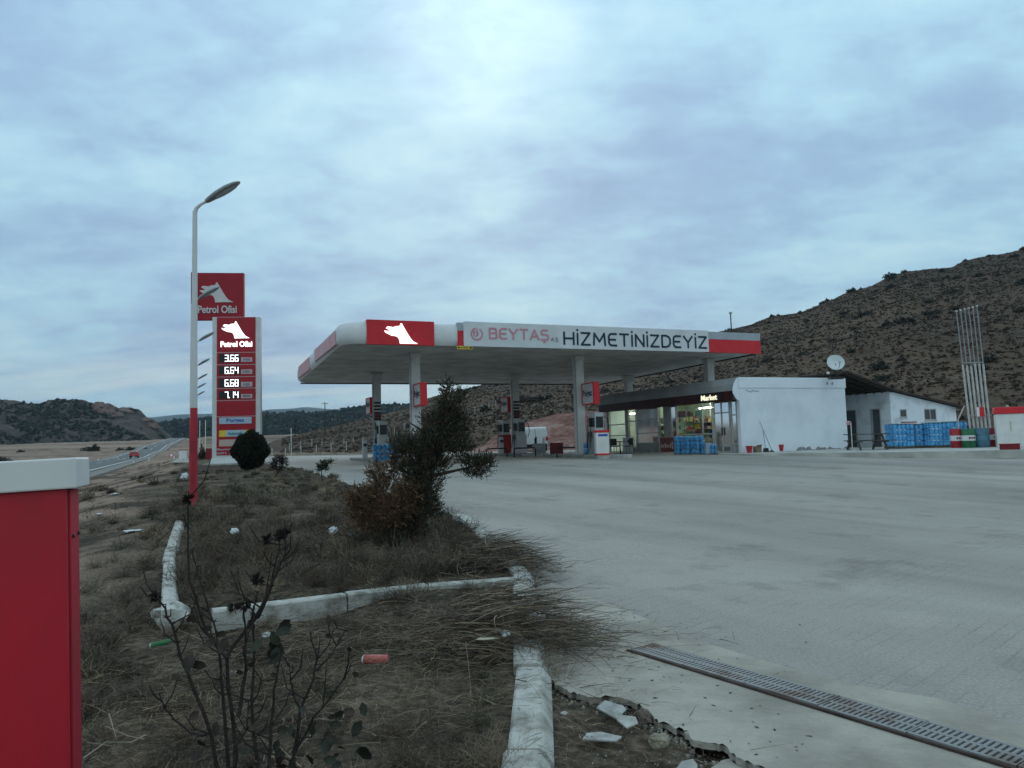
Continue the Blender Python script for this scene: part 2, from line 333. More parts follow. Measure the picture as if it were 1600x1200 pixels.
def far_field(nt, g, c0):       # dry tan stubble on the fields beyond the road, earth and litter close to the station
    ln = N(nt, 'ShaderNodeVectorMath', operation='LENGTH'); nt.links.new(g.outputs['Position'], ln.inputs[0])
    mr = N(nt, 'ShaderNodeMapRange'); mr.inputs['From Min'].default_value = 45; mr.inputs['From Max'].default_value = 120; nt.links.new(ln.outputs['Value'], mr.inputs[0])
    sp = N(nt, 'ShaderNodeSeparateXYZ'); nt.links.new(g.outputs['Position'], sp.inputs[0])
    n = N(nt, 'ShaderNodeTexNoise'); n.inputs['Scale'].default_value = .016; n.inputs['Detail'].default_value = 5
    mp = N(nt, 'ShaderNodeMapping'); mp.inputs['Rotation'].default_value = (0, 0, .3); mp.inputs['Scale'].default_value = (.5, 1.8, 1); nt.links.new(g.outputs['Position'], mp.inputs[0]); nt.links.new(mp.outputs[0], n.inputs[0])
    r = ramp_node(nt, [(.38, (.085, .06, .045)), (.5, (.16, .115, .085)), (.6, (.25, .19, .14))]); nt.links.new(n.outputs['Fac'], r.inputs[0])
    m = N(nt, 'ShaderNodeMix', data_type='RGBA'); nt.links.new(mr.outputs[0], m.inputs['Factor']); nt.links.new(c0, m.inputs['A']); nt.links.new(r.outputs[0], m.inputs['B'])
    n5 = N(nt, 'ShaderNodeTexNoise'); n5.inputs['Scale'].default_value = .33; n5.inputs['Detail'].default_value = 7; n5.inputs['Roughness'].default_value = .65; nt.links.new(g.outputs['Position'], n5.inputs[0])
    r5 = ramp_node(nt, [(.47, (0, 0, 0)), (.56, (1, 1, 1))]); nt.links.new(n5.outputs['Fac'], r5.inputs[0])
    dt = N(nt, 'ShaderNodeVectorMath', operation='DOT_PRODUCT'); nt.links.new(g.outputs['Position'], dt.inputs[0]); dt.inputs[1].default_value = (CT, ST_, 0)
    lt = N(nt, 'ShaderNodeMapRange'); lt.inputs['From Min'].default_value = -.9; lt.inputs['From Max'].default_value = -1.8; nt.links.new(dt.outputs['Value'], lt.inputs[0])
    m5 = N(nt, 'ShaderNodeMix', data_type='RGBA'); nt.links.new(math_('MULTIPLY', r5.outputs[0], lt.outputs[0], nt), m5.inputs['Factor']); nt.links.new(m.outputs['Result'], m5.inputs['A']); m5.inputs['B'].default_value = (.27, .19, .15, 1)
    return m5.outputs['Result']
earth = ground_mat('earth', [(.4, (.022, .018, .013)), (.48, (.06, .046, .034)), (.54, (.11, .083, .06)), (.64, (.22, .17, .13))], .8, 14, .9, .04, 25, far_field)
tag(npmesh('ground', V, Q, earth, smooth=True), 'dry brown earth and stubble reaching to the hills', kind='structure')

def sheet(name, poly, mat, dz, thick=0, cuts=(8, 29), flat=None, label=None):   # polygon of world xy laid on the sloping yard
    bm = bmesh.new(); vs = [bm.verts.new((p[0], p[1], 0)) for p in poly]; f = bm.faces.new(vs); bmesh.ops.triangulate(bm, faces=[f])
    for c in cuts:
        bmesh.ops.bisect_plane(bm, geom=bm.verts[:]+bm.edges[:]+bm.faces[:], plane_co=W(0, c), plane_no=(-ST_, CT, 0))
    for v in bm.verts: v.co.z = (ramp(v.co.x, v.co.y) if flat is None else flat) + dz
    bmesh.ops.recalc_face_normals(bm, faces=bm.faces)
    for f in bm.faces:
        if f.normal.z < 0: f.normal_flip()
    if thick:
        r = bmesh.ops.extrude_face_region(bm, geom=bm.faces[:])
        for e in r['geom']:
            if isinstance(e, bmesh.types.BMVert): e.co.z -= 0
        orig = [v for v in bm.verts if v not in set(x for x in r['geom'] if isinstance(x, bmesh.types.BMVert))]
        for v in orig: v.co.z -= thick
        bmesh.ops.recalc_face_normals(bm, faces=bm.faces)
    me = bpy.data.meshes.new(name); bm.to_mesh(me); bm.free(); me.materials.append(mat)
    o = bpy.data.objects.new(name, me); col.objects.link(o); tag(o, label, kind='structure'); return o

# interlocking paving with dust and tyre sweep
pm = bpy.data.materials.new('dusty_pavers'); pm.use_nodes = True; nt = pm.node_tree; L = nt.links.new; b = nt.nodes['Principled BSDF']
b.inputs['Roughness'].default_value = .85; b.inputs['Specular IOR Level'].default_value = .25
g = N(nt, 'ShaderNodeNewGeometry'); mp = N(nt, 'ShaderNodeMapping'); mp.inputs['Rotation'].default_value = (0, 0, -TH-.35); L(g.outputs['Position'], mp.inputs[0])
wob = N(nt, 'ShaderNodeTexNoise'); wob.inputs['Scale'].default_value = 9; L(mp.outputs[0], wob.inputs[0])
wv = N(nt, 'ShaderNodeVectorMath', operation='MULTIPLY_ADD'); L(wob.outputs['Color'], wv.inputs[0]); wv.inputs[1].default_value = (.05, .05, 0); L(mp.outputs[0], wv.inputs[2])
br = N(nt, 'ShaderNodeTexBrick'); br.inputs['Scale'].default_value = 1; br.inputs['Brick Width'].default_value = .22; br.inputs['Row Height'].default_value = .13
br.inputs['Mortar Size'].default_value = .007; br.inputs['Mortar Smooth'].default_value = .3; br.inputs['Color1'].default_value = (1, 1, 1, 1); br.inputs['Color2'].default_value = (.86, .86, .86, 1); br.inputs['Mortar'].default_value = (.62, .62, .62, 1)
L(wv.outputs[0], br.inputs['Vector'])
big = N(nt, 'ShaderNodeTexNoise'); big.inputs['Scale'].default_value = .16; big.inputs['Detail'].default_value = 6; big.inputs['Roughness'].default_value = .6
mp2 = N(nt, 'ShaderNodeMapping'); mp2.inputs['Scale'].default_value = (.3, 1.9, 1); mp0 = N(nt, 'ShaderNodeMapping'); mp0.inputs['Rotation'].default_value = (0, 0, 1.0); L(g.outputs['Position'], mp0.inputs[0]); L(mp0.outputs[0], mp2.inputs[0]); L(mp2.outputs[0], big.inputs[0]); big.inputs['Distortion'].default_value = .6
r = ramp_node(nt, [(.36, (.24, .222, .202)), (.46, (.282, .26, .236)), (.54, (.318, .293, .265)), (.64, (.36, .335, .3))]); L(big.outputs['Fac'], r.inputs[0])
sp2 = N(nt, 'ShaderNodeTexNoise'); sp2.inputs['Scale'].default_value = 45; sp2.inputs['Detail'].default_value = 6; sp2.inputs['Roughness'].default_value = .75; L(g.outputs['Position'], sp2.inputs[0])
r2 = ramp_node(nt, [(.33, (.72, .72, .72)), (.6, (1.12, 1.12, 1.12))]); L(sp2.outputs['Fac'], r2.inputs[0])
pat = N(nt, 'ShaderNodeTexNoise'); pat.inputs['Scale'].default_value = .9; pat.inputs['Detail'].default_value = 6; L(g.outputs['Position'], pat.inputs[0])
r3 = ramp_node(nt, [(.44, (.0, .0, .0)), (.66, (.65, .65, .65))]); L(pat.outputs['Fac'], r3.inputs[0])
bm1 = N(nt, 'ShaderNodeMix', data_type='RGBA', blend_type='MULTIPLY'); L(r3.outputs[0], bm1.inputs['Factor']); L(r.outputs[0], bm1.inputs['A']); L(br.outputs['Color'], bm1.inputs['B'])
bm2 = N(nt, 'ShaderNodeMix', data_type='RGBA', blend_type='MULTIPLY'); bm2.inputs['Factor'].default_value = 1; L(bm1.outputs['Result'], bm2.inputs['A']); L(r2.outputs[0], bm2.inputs['B'])
oil = N(nt, 'ShaderNodeTexNoise'); oil.inputs['Scale'].default_value = .55; oil.inputs['Detail'].default_value = 9; oil.inputs['Roughness'].default_value = .7; L(mp0.outputs[0], oil.inputs[0])
ro_ = ramp_node(nt, [(.33, (.7, .69, .68)), (.44, (1, 1, 1)), (.6, (1, 1, 1)), (.7, (1.12, 1.1, 1.06))]); L(oil.outputs['Fac'], ro_.inputs[0])
bm3 = N(nt, 'ShaderNodeMix', data_type='RGBA', blend_type='MULTIPLY'); bm3.inputs['Factor'].default_value = 1; L(bm2.outputs['Result'], bm3.inputs['A']); L(ro_.outputs[0], bm3.inputs['B'])
L(bm3.outputs['Result'], b.inputs['Base Color'])
bp = N(nt, 'ShaderNodeBump'); bp.inputs['Strength'].default_value = .5; bp.inputs['Distance'].default_value = .008
L(math_('ADD', math_('MULTIPLY', sp2.outputs['Fac'], .8, nt), math_('MULTIPLY', br.outputs['Fac'], -.5, nt), nt), bp.inputs['Height']); L(bp.outputs[0], b.inputs['Normal'])

BND = [G(a, b) for a, b in [(862, 912), (900, 927), (987, 958), (1075, 997), (1162, 1024), (1250, 1050), (1337, 1072), (1470, 1094), (1600, 1137)]]
ypoly = [W(kr(t)+.12, t) for t in (52, 44, 35.8, 28, 20.7, 16, 12.7, 9.72, 8.4)] + [G(840, 925), G(900, 950), G(1000, 990), G(1250, 1075), G(1450, 1125), G(1600, 1180)] + \
        [W(9, -2), W(45, -12), W(60, 30), W(52, 74), W(24, 68), W(14, 67), W(7, 76), W(-3, 80), W(-2.5, 60)]
sheet('forecourt_paving', ypoly, pm, .0, thick=.06, label='grey dusty block paving of the station forecourt')
apm = M('dusty_concrete', (.35, .318, .275), .95, .08, 1.6, 1.2, c2=(.23, .208, .178), bscale=18, stops=(.34, .6), det=12)
edge = [(858, 1062), (880, 1078), (905, 1088), (945, 1090), (985, 1094), (1012, 1112), (1030, 1130), (1062, 1140), (1090, 1160), (1130, 1165), (1150, 1185), (1190, 1200), (1240, 1230)]
erng = random.Random(3)
ep = []
for (a, b), (c, d) in zip(edge[:-1], edge[1:]):
    for k in range(6): ep.append((a+(c-a)*k/6 + erng.uniform(-2, 2), b+(d-b)*k/6 + erng.uniform(-2.5, 2.5)))
apoly = [G(a, b) for a, b in ep] + [W(2.6, 1.2), W(5.5, 0), W(5.5, 1.9)] + BND[::-1] + [G(826, 925), G(835, 960), G(842, 1010)]
sheet('concrete_apron', apoly, apm, .007, thick=.035, cuts=(8,), label='pale dusty concrete strip along the drain with a broken edge')

# pavement in front of the shop
PZ = .04
pav = [G(1163, 712), G(1280, 713), G(1400, 715.5), G(1600, 716), W(31.5, 16), W(38, 16), W(38, 36), W(23.9, 36), W(23.9, 45), W(22.6, 45), W(22.6, 28.6)]
pavm = M('pavement_concrete', (.46, .45, .42), .95, .12, .9, .5, c2=(.27, .26, .24), bscale=20)
sheet('pavement', pav, pavm, 0, thick=.42, cuts=(), flat=PZ, label='worn raised concrete pavement beside the shop')

# road
RP = [(-9.0, 20, -.93), (-9.8, 50, -.93), (-10.6, 76, -.93), (-13.2, 150, -.9), (-15.8, 217, -.85)]
rpts = [(W(a, b, 0), z) for a, b, z in RP]
for px, py, D in [(258, 696, 285), (268, 690, 340), (277, 685.5, 410), (287, 682, 500), (300, 679, 620)]:
    p = at(px, py, D); rpts.append((p, p.z))
asph = M('asphalt', (.085, .09, .092), .8, .1, .3, .2, bscale=30); linem = M('road_line', (.75, .76, .75), .7, .1, 3); grav = M('gravel_shoulder', (.19, .18, .165), .95, .12, 1.5, .5)
def ribbon(name, offs, dz, mat, seg=None, label=None, thick=.0):
    # densify centre polyline (right edge line) with Catmull-Rom
    P = [Vector((p.x, p.y, z)) for p, z in rpts]; out = []
    for k in range(len(P)-1):
        a, b_, c, d = P[max(k-1, 0)], P[k], P[k+1], P[min(k+2, len(P)-1)]
        for u in np.linspace(0, 1, 8, endpoint=False):
            out.append(.5*((2*b_)+(c-a)*u+(2*a-5*b_+4*c-d)*u*u+(3*b_-a-3*c+d)*u**3))
    out.append(P[-1]); m = MB()
    for k in range(len(out)-1):
        if seg and (k % 2): continue
        q = []
        for p, nx in ((out[k], out[k+1]-out[max(k-1, 0)]), (out[k+1], out[min(k+2, len(out)-1)]-out[k])):
            d = Vector((nx.x, nx.y, 0)).normalized(); n = Vector((-d.y, d.x, 0)); p = p.copy()
            if p.y > 190: p.z = max(float(gz((p+n*k_).x, (p+n*k_).y)) for k_ in (-3, 1, 5, 10)) + .12 + (.3 if p.y > 260 else .0)
            q.append((p + n*offs[0] + Vector((0, 0, dz)), p + n*offs[1] + Vector((0, 0, dz))))
        dn = Vector((0, 0, -thick))
        if thick: m.add([q[0][0], q[0][1], q[1][1], q[1][0], q[0][0]+dn, q[0][1]+dn, q[1][1]+dn, q[1][0]+dn], [(0, 1, 2, 3), (0, 4, 5, 1), (2, 6, 7, 3)] + [(1, 5, 6, 2), (3, 7, 4, 0)][:2])
        else: m.add([q[0][0], q[0][1], q[1][1], q[1][0]], [(0, 1, 2, 3)])
    return tag(m.build(name, mat), label, kind='structure')
ribbon('road_shoulder', (-2.0, 9.2), -.02, grav, thick=1.2, label='pale gravel shoulder of the highway')
ribbon('road', (-.5, 8.0), .01, asph, label='two lane asphalt highway running into the valley')
for o_, nm in (((-.1, .12), 0), ((7.2, 7.4), 0)): ribbon('road_edge_line', o_, .03, linem, label='solid white edge line of the highway')
ribbon('road_centre_line', (3.6, 3.75), .03, linem, seg=True, label='broken white centre line of the highway')

# ------------------------------------------------------------------ hills (real relief at their own distances)
def hor(px): return 709.0 - px*.02741
def hill(name, sky_tab, d0_tab, ds_tab, mat, px0, px1, nx=260, nd=90, amp=2., f=.02, power=1.1, back=1.6, zb=-1.5, seed=1, label='', rock=0):
    pxs = np.linspace(px0, px1, nx); V = np.zeros((nx, nd, 3)); top = int(nd*.72)
    for a, px in enumerate(pxs):
        sy = interp(px, sky_tab); ds = interp(px, ds_tab); d0 = interp(px, d0_tab); r = ray(px, sy); zs = H + r.z/r.y*ds
        for k in range(nd):
            if k <= top: u = k/top; D = d0 + (ds-d0)*u; z = zb + (zs-zb)*u**power
            else: u = (k-top)/(nd-1-top); D = ds + (ds-d0)*back*u; z = zs - (zs+8)*u**1.4
            V[a, k] = (r.x/r.y*D, D, z)
    X, Y = V[..., 0], V[..., 1]
    env = np.minimum(1, np.arange(nd)/8)[None, :]
    n = fbm(X, Y, f, 5, seed); rd = 1-np.abs(fbm(X, Y, f*1.7, 4, seed+20))*3
    V[..., 2] += env*(n*amp + rock*(rd-.6)*amp)
    i = np.arange(nx-1)[:, None]; j = np.arange(nd-1)[None, :]
    Q = np.stack([i*nd+j, (i+1)*nd+j, (i+1)*nd+j+1, i*nd+j+1], -1).reshape(-1, 4)
    o = npmesh(name, V.reshape(-1, 3), Q, mat, smooth=True); tag(o, label, kind='structure'); return V
hillm = ground_mat('hill_scrub', [(.38, (.045, .035, .026)), (.46, (.066, .048, .035)), (.53, (.092, .063, .044)), (.6, (.115, .078, .055)), (.7, (.15, .11, .082))], .03, .45, 1, .8, .5)
woodm = ground_mat('wooded_slope', [(.38, (.02, .028, .022)), (.5, (.045, .045, .038)), (.6, (.085, .068, .055)), (.7, (.16, .12, .1))], .02, .12, 1, 2, .2)
rockm = ground_mat('rocky_slope', [(.38, (.03, .032, .026)), (.48, (.055, .047, .04)), (.57, (.085, .064, .053)), (.68, (.16, .11, .09))], .018, .12, 1, 2.5, .15)
farm_ = ground_mat('far_ridge', [(.4, (.03, .04, .03)), (.6, (.09, .085, .07))], .003, .02, .5, 5, .05)
SK_R = [(330, 716), (380, 706), (430, 688), (480, 676), (540, 662), (600, 648), (650, 630), (700, 613), (800, 592), (900, 573), (1000, 551), (1080, 530), (1128, 516), (1168, 507), (1206, 493), (1250, 488), (1287, 471), (1331, 453),
        (1365, 443), (1390, 429), (1415, 421), (1487, 416.5), (1506, 407), (1568, 396), (1600, 388), (1700, 372), (1900, 350), (2300, 380), (2700, 500)]
VR = hill('hill_right', SK_R, [(330, 95), (480, 85), (700, 76), (1100, 72), (1600, 62), (2700, 60)], [(330, 330), (480, 300), (700, 290), (1100, 250), (1600, 230), (2700, 180)], hillm, 330, 2700, 420, 150, 2.2, .035, 1.12, seed=3, zb=-.6,
     label='scrubby brown hillside rising behind the station')
VW = hill('wooded_hill', [(150, 700), (235, 668), (248, 663), (275, 658), (300, 656), (350, 651), (406, 648), (507, 648), (541, 642), (606, 634), (660, 628), (760, 625), (1000, 640)], [(150, 560), (400, 520), (1000, 480)], [(150, 900), (1000, 800)], woodm, 200, 1000, 200, 60, 9, .008, 1.0, seed=8, zb=6,
     label='dark wooded hill across the valley')
VL = hill('rocky_hill', [(-700, 560), (-300, 590), (-60, 610), (0, 620), (25, 622), (50, 628), (60, 633), (75, 628), (90, 626), (125, 628), (145, 634), (165, 635), (180, 643), (205, 639), (218, 645), (232, 657), (245, 665), (262, 680), (280, 690)],
     [(-700, 300), (0, 380), (240, 470), (280, 500)], [(-700, 430), (0, 520), (280, 560)], rockm, -700, 280, 300, 80, 7, .018, .95, seed=5, rock=.5, zb=3.5, label='rocky hill dotted with dark junipers beyond the road')
hill('far_ridge', [(100, 665), (300, 650), (406, 643), (430, 639), (470, 636.5), (520, 640), (550, 638), (590, 634), (700, 625), (900, 640), (1300, 660)], [(100, 2500), (1300, 2500)], [(100, 3600), (1300, 3600)], farm_, 100, 1300, 140, 40, 30, .002, 1, seed=11, zb=0, label='pale blue mountain ridge on the horizon')
# cut bank of pink clay
bankm = ground_mat('clay_bank', [(.36, (.09, .04, .035)), (.5, (.2, .1, .085)), (.6, (.3, .2, .17)), (.7, (.4, .33, .29))], .25, 1.6, 1, .35, 1.5)
hill('earth_bank', [(700, 709), (735, 704), (760, 691), (800, 668), (830, 656), (870, 647), (905, 643), (960, 645), (1010, 655), (1060, 700)], [(700, 63), (1060, 60)], [(700, 66), (870, 71), (1060, 68)], bankm, 700, 1060, 160, 50, .55, .3, .8, seed=15, zb=-.3, back=1.2, label='cut bank of bare pink clay and pale rock behind the pumps')
# ------------------------------------------------------------------ kerbs
def kerb_run(name, pts, label, h0=-.1, h1=.13, wt=.18, wb=.27, L0=1.0, seed=1):
    R = random.Random(seed); m = MB(); P = [Vector((p[0], p[1], 0)) for p in pts]
    seg = []
    for a, b in zip(P[:-1], P[1:]):
        n = max(1, round((b-a).length/L0))
        seg += [(a+(b-a)*(k/n), a+(b-a)*((k+1)/n)) for k in range(n)]
    for a, b in seg:
        d = (b-a).normalized(); n = Vector((-d.y, d.x, 0)); a2 = a + d*.012; b2 = b - d*.012
        j = n*R.uniform(-.015, .015); hz = R.uniform(-.012, .012); vs = []
        for p, e in ((a2, R.uniform(-.008, .008)), (b2, R.uniform(-.008, .008))):
            z = ramp(p.x, p.y) + hz + e
            for o, zz in ((-wb/2, h0), (-wb/2, h1*.25), (-wt/2, h1-.015), (-wt/2+.02, h1), (wt/2-.015, h1), (wt/2, h1-.015), (wt/2, h0)): vs.append(p + n*o + j + Vector((0, 0, z+zz)))
        m.add(vs, [tuple(range(7)), tuple(reversed(range(7, 14)))] + [(k, k+1, k+8, k+7) for k in range(6)])
    return tag(m.build(name, kerb_white), label, kind='structure')
kp0 = [W(kr(t), t) for t in (14.5, 16, 20.7, 28, 35.8, 44, 52)]
kp = [W(kr(t), t) for t in (1.2, 2.95, 3.39, 4.54, 6.2, 7.81, 9.72, 12.7, 14.5)]
kerb_run('kerb', kp0, 'low kerb running along the bed towards the canopy', h1=.05, wt=.12, wb=.18, seed=14)
kerb_run('kerb', kp, 'white concrete kerb between the weeds and the forecourt', h1=.1, seed=4)
kerb_run('kerb', [G(812, 918), G(668, 928), G(540, 944), G(330, 972)], 'white kerb crossing the planting bed', h0=-.34, h1=.1, wt=.16, wb=.18, L0=1.4, seed=6)
kerb_run('kerb', [G(262, 975), W(-.47, 10.3), W(-.5, 12.6), W(-.5, 14.5)], 'chipped white kerb along the top of the road bank', h1=.12, wt=.13, wb=.18, L0=1.3, seed=8)
kerb_run('kerb', [W(22.7, 28.6), G(1163, 712) , G(1280, 713.5), G(1400, 716), G(1600, 716.5), W(31.5, 15.8)], 'pavement edge kerb', h0=0, h1=.01, seed=9) if False else None
def lump(name, loc, size, mat, label, cat, seed=0, sub=3, amp=.25, group=None, rz=0, freq=1.6):
    bm = bmesh.new(); bmesh.ops.create_icosphere(bm, subdivisions=sub, radius=1)
    for v in bm.verts:
        p = v.co; n = float(fbm(p.x*freq+5, p.y*freq+p.z*2.1+5, 1, 3, seed)); v.co = Vector((p.x*size[0], p.y*size[1], p.z*size[2]))*(1+n*amp*2)
    me = bpy.data.meshes.new(name); bm.to_mesh(me); bm.free(); me.materials.append(mat)
    o = bpy.data.objects.new(name, me); col.objects.link(o); o.location = loc; o.rotation_euler.z = rz; return tag(o, label, cat, group)
p = G(270, 965); lump('kerb_corner_stone', p + Vector((0, 0, .02)), (.16, .14, .12), kerb_white, 'rounded white corner stone where the two kerbs of the bed meet', 'stone', 2, 3, .28)

# ------------------------------------------------------------------ red pillar in front, at the left
cor = at(103, 762, 2.5)
t0 = thing('sign_pillar', (cor.x, cor.y, -1.0), 'bright red metal pillar with a white cap at the left edge', 'pillar', TH)
red_near = M('red_painted_sheet', (.47, .014, .03), .42, .07, 2.2, .12, c2=(.36, .02, .03), bscale=9, stops=(.3, .6), sv=(1, 1, .35), det=10); red_side = M('red_channel_sheet', (.42, .014, .035), .55, .1, 2)
m = MB(); m.box(-1.2, 0, 0, .03, 0, cor.z+1.0-.005); m.build('front_panel', red_near, t0, bevel=.003)
m = MB(); m.box(-1.195, -.012, .03, .24, 0, cor.z+1.0-.01); m.box(-.012, .004, .06, .235, 0, cor.z+1.0-.012); m.build('side_panel', red_side, t0, bevel=.004)
m = MB(); m.box(-1.23, .035, -.02, .27, cor.z+1.0-.004, cor.z+1.0+.1); cap = m.build('cap', white_metal, t0, bevel=.006)
for dz in (-.17,):
    m = MB(); m.lathe([(.008, 0), (.008, .003), (.004, .006)], n=10)
    for yy in (.09, .2):
        o = m.build('screw', dark_metal, t0); o.location = (.006, yy, cor.z+1+dz); o.rotation_euler.y = math.pi/2
t0.rotation_euler = (Matrix.Rotation(-math.radians(1.7), 4, 'Y') @ Matrix.Rotation(TH, 4, 'Z')).to_euler()
t0.location = cor - (t0.rotation_euler.to_matrix() @ Vector((0, 0, cor.z+1.0)))

# ------------------------------------------------------------------ street lamps
GL = 'street lamps along the edge of the road bank'
lamp_head_m = M('lamp_head_grey', (.24, .26, .27), .45, .08, 4); lens_m = M('lamp_lens', (.42, .44, .45), .25, .05, 4)
pole_white = M('lamp_pole_white', (.62, .63, .63), .55, .07, 2, sv=(1, 1, .3)); pole_red = M('lamp_pole_red', (.42, .03, .045), .6, .2, 2.5, sv=(1, 1, .4))
def make_lamp():
    t = thing('street_lamp', (0, 0, 0), '', 'street lamp', 0, GL)
    MB().tube([(0, 0, -.3), (0, 0, 2.32)], [.088, .075], 14).build('pole_base', pole_red, t, 1)
    MB().tube([(0, 0, 2.32), (0, 0, 4.6), (0, 0, 7.0)], [.072, .062, .05], 14).build('pole', pole_white, t, 1)
    MB().tube([(0, 0, 6.98), (.03, 0, 7.08), (.12, 0, 7.17), (.26, 0, 7.25)], [.05, .045, .036, .03], 10).build('arm', pole_white, t, 1)
    h = MB(); a = math.radians(32); O = Vector((.24, 0, 7.24)); X = Vector((math.cos(a), 0, math.sin(a))); Z_ = Vector((-math.sin(a), 0, math.cos(a)))
    prof = [(0, .045, .05, .05), (.1, .075, .075, .06), (.3, .125, .1, .055), (.55, .15, .1, .05), (.75, .12, .075, .04), (.87, .06, .035, .025), (.9, .01, .005, .005)]
    vs = []; n = 16
    for x, w_, hu, hd in prof:
        for q in range(n):
            an = 2*math.pi*q/n; vs.append(O + X*x + Vector((0, 1, 0))*(w_*math.cos(an)) + Z_*((hu if math.sin(an) > 0 else hd)*math.sin(an)))
    k = len(prof); h.add(vs, [(i*n+j, i*n+(j+1) % n, (i+1)*n+(j+1) % n, (i+1)*n+j) for i in range(k-1) for j in range(n)] + [tuple(range(n)), tuple((k-1)*n+j for j in range(n))])
    hd = h.build('lamp_head', lamp_head_m, t, 1)
    g = MB(); vs = []
    for x, w_ in [(.25, .08), (.4, .115), (.6, .115), (.76, .07)]:
        vs += [O + X*x + Vector((0, -w_, 0)) - Z_*.045, O + X*x - Z_*.078, O + X*x + Vector((0, w_, 0)) - Z_*.045]
    g.add(vs, [(i*3+j, i*3+j+1, i*3+j+4, i*3+j+3) for i in range(3) for j in range(2)]); g.build('lens', lens_m, hd, 1)
    m = MB(); m.box(-.02, .02, -.1, -.07, .6, .95); m.build('hatch', pole_red, t)
    return t
lamp = make_lamp()
lw = ['nearest street lamp, its red and white pole beside the planting bed', 'second street lamp, its head in front of the upper red sign', 'third street lamp, its head below the upper red sign',
      'fourth street lamp in the row, small behind the third', 'fifth street lamp in the row, smaller behind the fourth', 'sixth street lamp in the row, second from the far end', 'farthest and smallest street lamp of the row']
for k, (px, D) in enumerate(((303, 16.2), (299.5, 27.8), (303.5, 38.7), (304, 50.2), (304.5, 60.5), (304.5, 69.3), (305, 79))):
    l = lamp if k == 0 else copy_tree(lamp)
    q = at(px, 640, D); l.location = (q.x, q.y, ramp(q.x, q.y) if D < 30 else -.02); l['label'] = lw[k]; l.rotation_euler.z = [.05, .1, .12, .1, .1, .1, .1][k]
    l.scale.z = .925 if k else .945

# ------------------------------------------------------------------ price totem
a0 = G(331, 728, 0); b0 = G(405, 725, 0); tw = 2.95
D_ = 40.0; a0 = at(331, 729, D_); tot = thing('price_sign', (a0.x, a0.y, 0), 'tall red and white fuel price totem with lit figures', 'price sign', .12)
px2m = lambda dx: dx*D_/F*1.0
tz = lambda py: at(367, py, D_+.1).z
wT = at(404, 600, D_).x - at(331, 600, D_).x
ztop = tz(495); tot_red = M('totem_red', (.36, .012, .025), .4, .08, 1.5); tot_w = M('totem_white', (.6, .62, .63), .45, .06, 2)
m = MB(); m.box(0, wT, 0, .42, .35, ztop); m.box(-.12, wT+.1, -.1, .5, .12, .42, .1, .08); m.build('casing', tot_w, tot, bevel=.02)
m = MB(); m.box(-.35, wT+.6, -.5, .9, -.1, .13); m.build('plinth', concrete, tot, bevel=.02)
x0, x1 = px2m(7), px2m(66)
def TB(name, pxa, pxb, pya, pyb, mat, par, y=-.03, d=.05):
    m = MB(); m.box(px2m(pxa-331), px2m(pxb-331), y, y+d, tz(pyb), tz(pya)); return m.build(name, mat, par)
m = MB()
for pya, pyb in ((495.5, 550), (551, 569), (570, 588), (589, 606), (607, 625), (626, 650), (651, 711)): m.box(x0, x1, -.02, .02, tz(pyb), tz(pya)); 
m.build('red_panel', tot_red, tot)
RX, UZ = (1, 0, 0), (0, 0, 1)
dog((px2m(345-331), -.03, tz(528.5)), RX, UZ, px2m(43), tz(502)-tz(528.5), lit_white, tot)
text('brand_lettering', 'Petrol Ofisi', (px2m(344-331), -.03, tz(542)), RX, UZ, px2m(48), tz(533)-tz(542), lit_white, tot, .03)
disp = M('display_black', (.02, .022, .025), .3, .1, 3); lab = M('label_grey', (.5, .42, .45), .5, .05, 3); led = M('price_led', (1, 1, 1), .5, 0, emit=1.6)
blk = M('dark_ink', (.03, .05, .1), .5, 0)
for (pya, pyb), tx, l2 in zip(((553, 566), (572, 585), (591.5, 605), (610.5, 623)), ('3.66', '6.64', '6.68', '7.14'), ('OTOGAZ', 'DIZEL', 'DIZEL', 'BENZIN')):
    d_ = TB('price_display', 342, 373, pya, pyb, disp, tot, -.04, .03)
    digits(tx, (px2m(350-331), -.045, tz(pyb-1.2)), RX, UZ, px2m(23), tz(pya+1.2)-tz(pyb-1.2), led, d_)
    l_ = TB('fuel_label', 375, 392, pya+5.5, pyb-.5, lab, tot, -.04, .03)
    text('label_lettering', l2, (px2m(378-331), -.045, tz(pyb-2.4)), RX, UZ, px2m(11), .12, M('ink_grey', (.15, .1, .12), .5, 0), l_, .01, .006)
bp_ = TB('gas_panel', 342, 391, 652, 662, M('pale_blue_panel', (.4, .52, .62), .4, .05, 3), tot, -.04, .03)
text('gas_lettering', 'Po/gaz', (px2m(353-331), -.045, tz(661)), RX, UZ, px2m(27), tz(653.5)-tz(661), M('blue_ink', (.01, .06, .35), .5, 0), bp_, .02, .006)
yel = M('yellow_panel', (.75, .52, .05), .45, .08, 4)
yp = TB('oil_panel', 342, 391, 672, 682, yel, tot, -.035, .02); TB('oil_plate', 352, 381, 672, 682, M('pale_blue_panel', None), yp, -.045, .02) if 'pale_blue_panel' in MATS else None
text('oil_lettering', 'Automatik', (px2m(355-331), -.05, tz(679.5)), RX, UZ, px2m(23), tz(674.5)-tz(679.5), M('teal_ink', (.01, .2, .2), .5, 0), yp, .02, .006)
TB('beige_panel', 342, 391, 686.5, 697, M('beige_panel', (.5, .38, .34), .5, .05, 3), tot, -.035, .03)
text('owner_lettering', 'Baytaş Beşpınar', (px2m(339-331), -.03, tz(704)), RX, UZ, px2m(52), tz(700)-tz(704), lab, tot, .02, .01)
text('phone_lettering', '0371 721 27 20', (px2m(339-331), -.03, tz(709.5)), RX, UZ, px2m(48), tz(706)-tz(709.5), lab, tot, .02, .01)

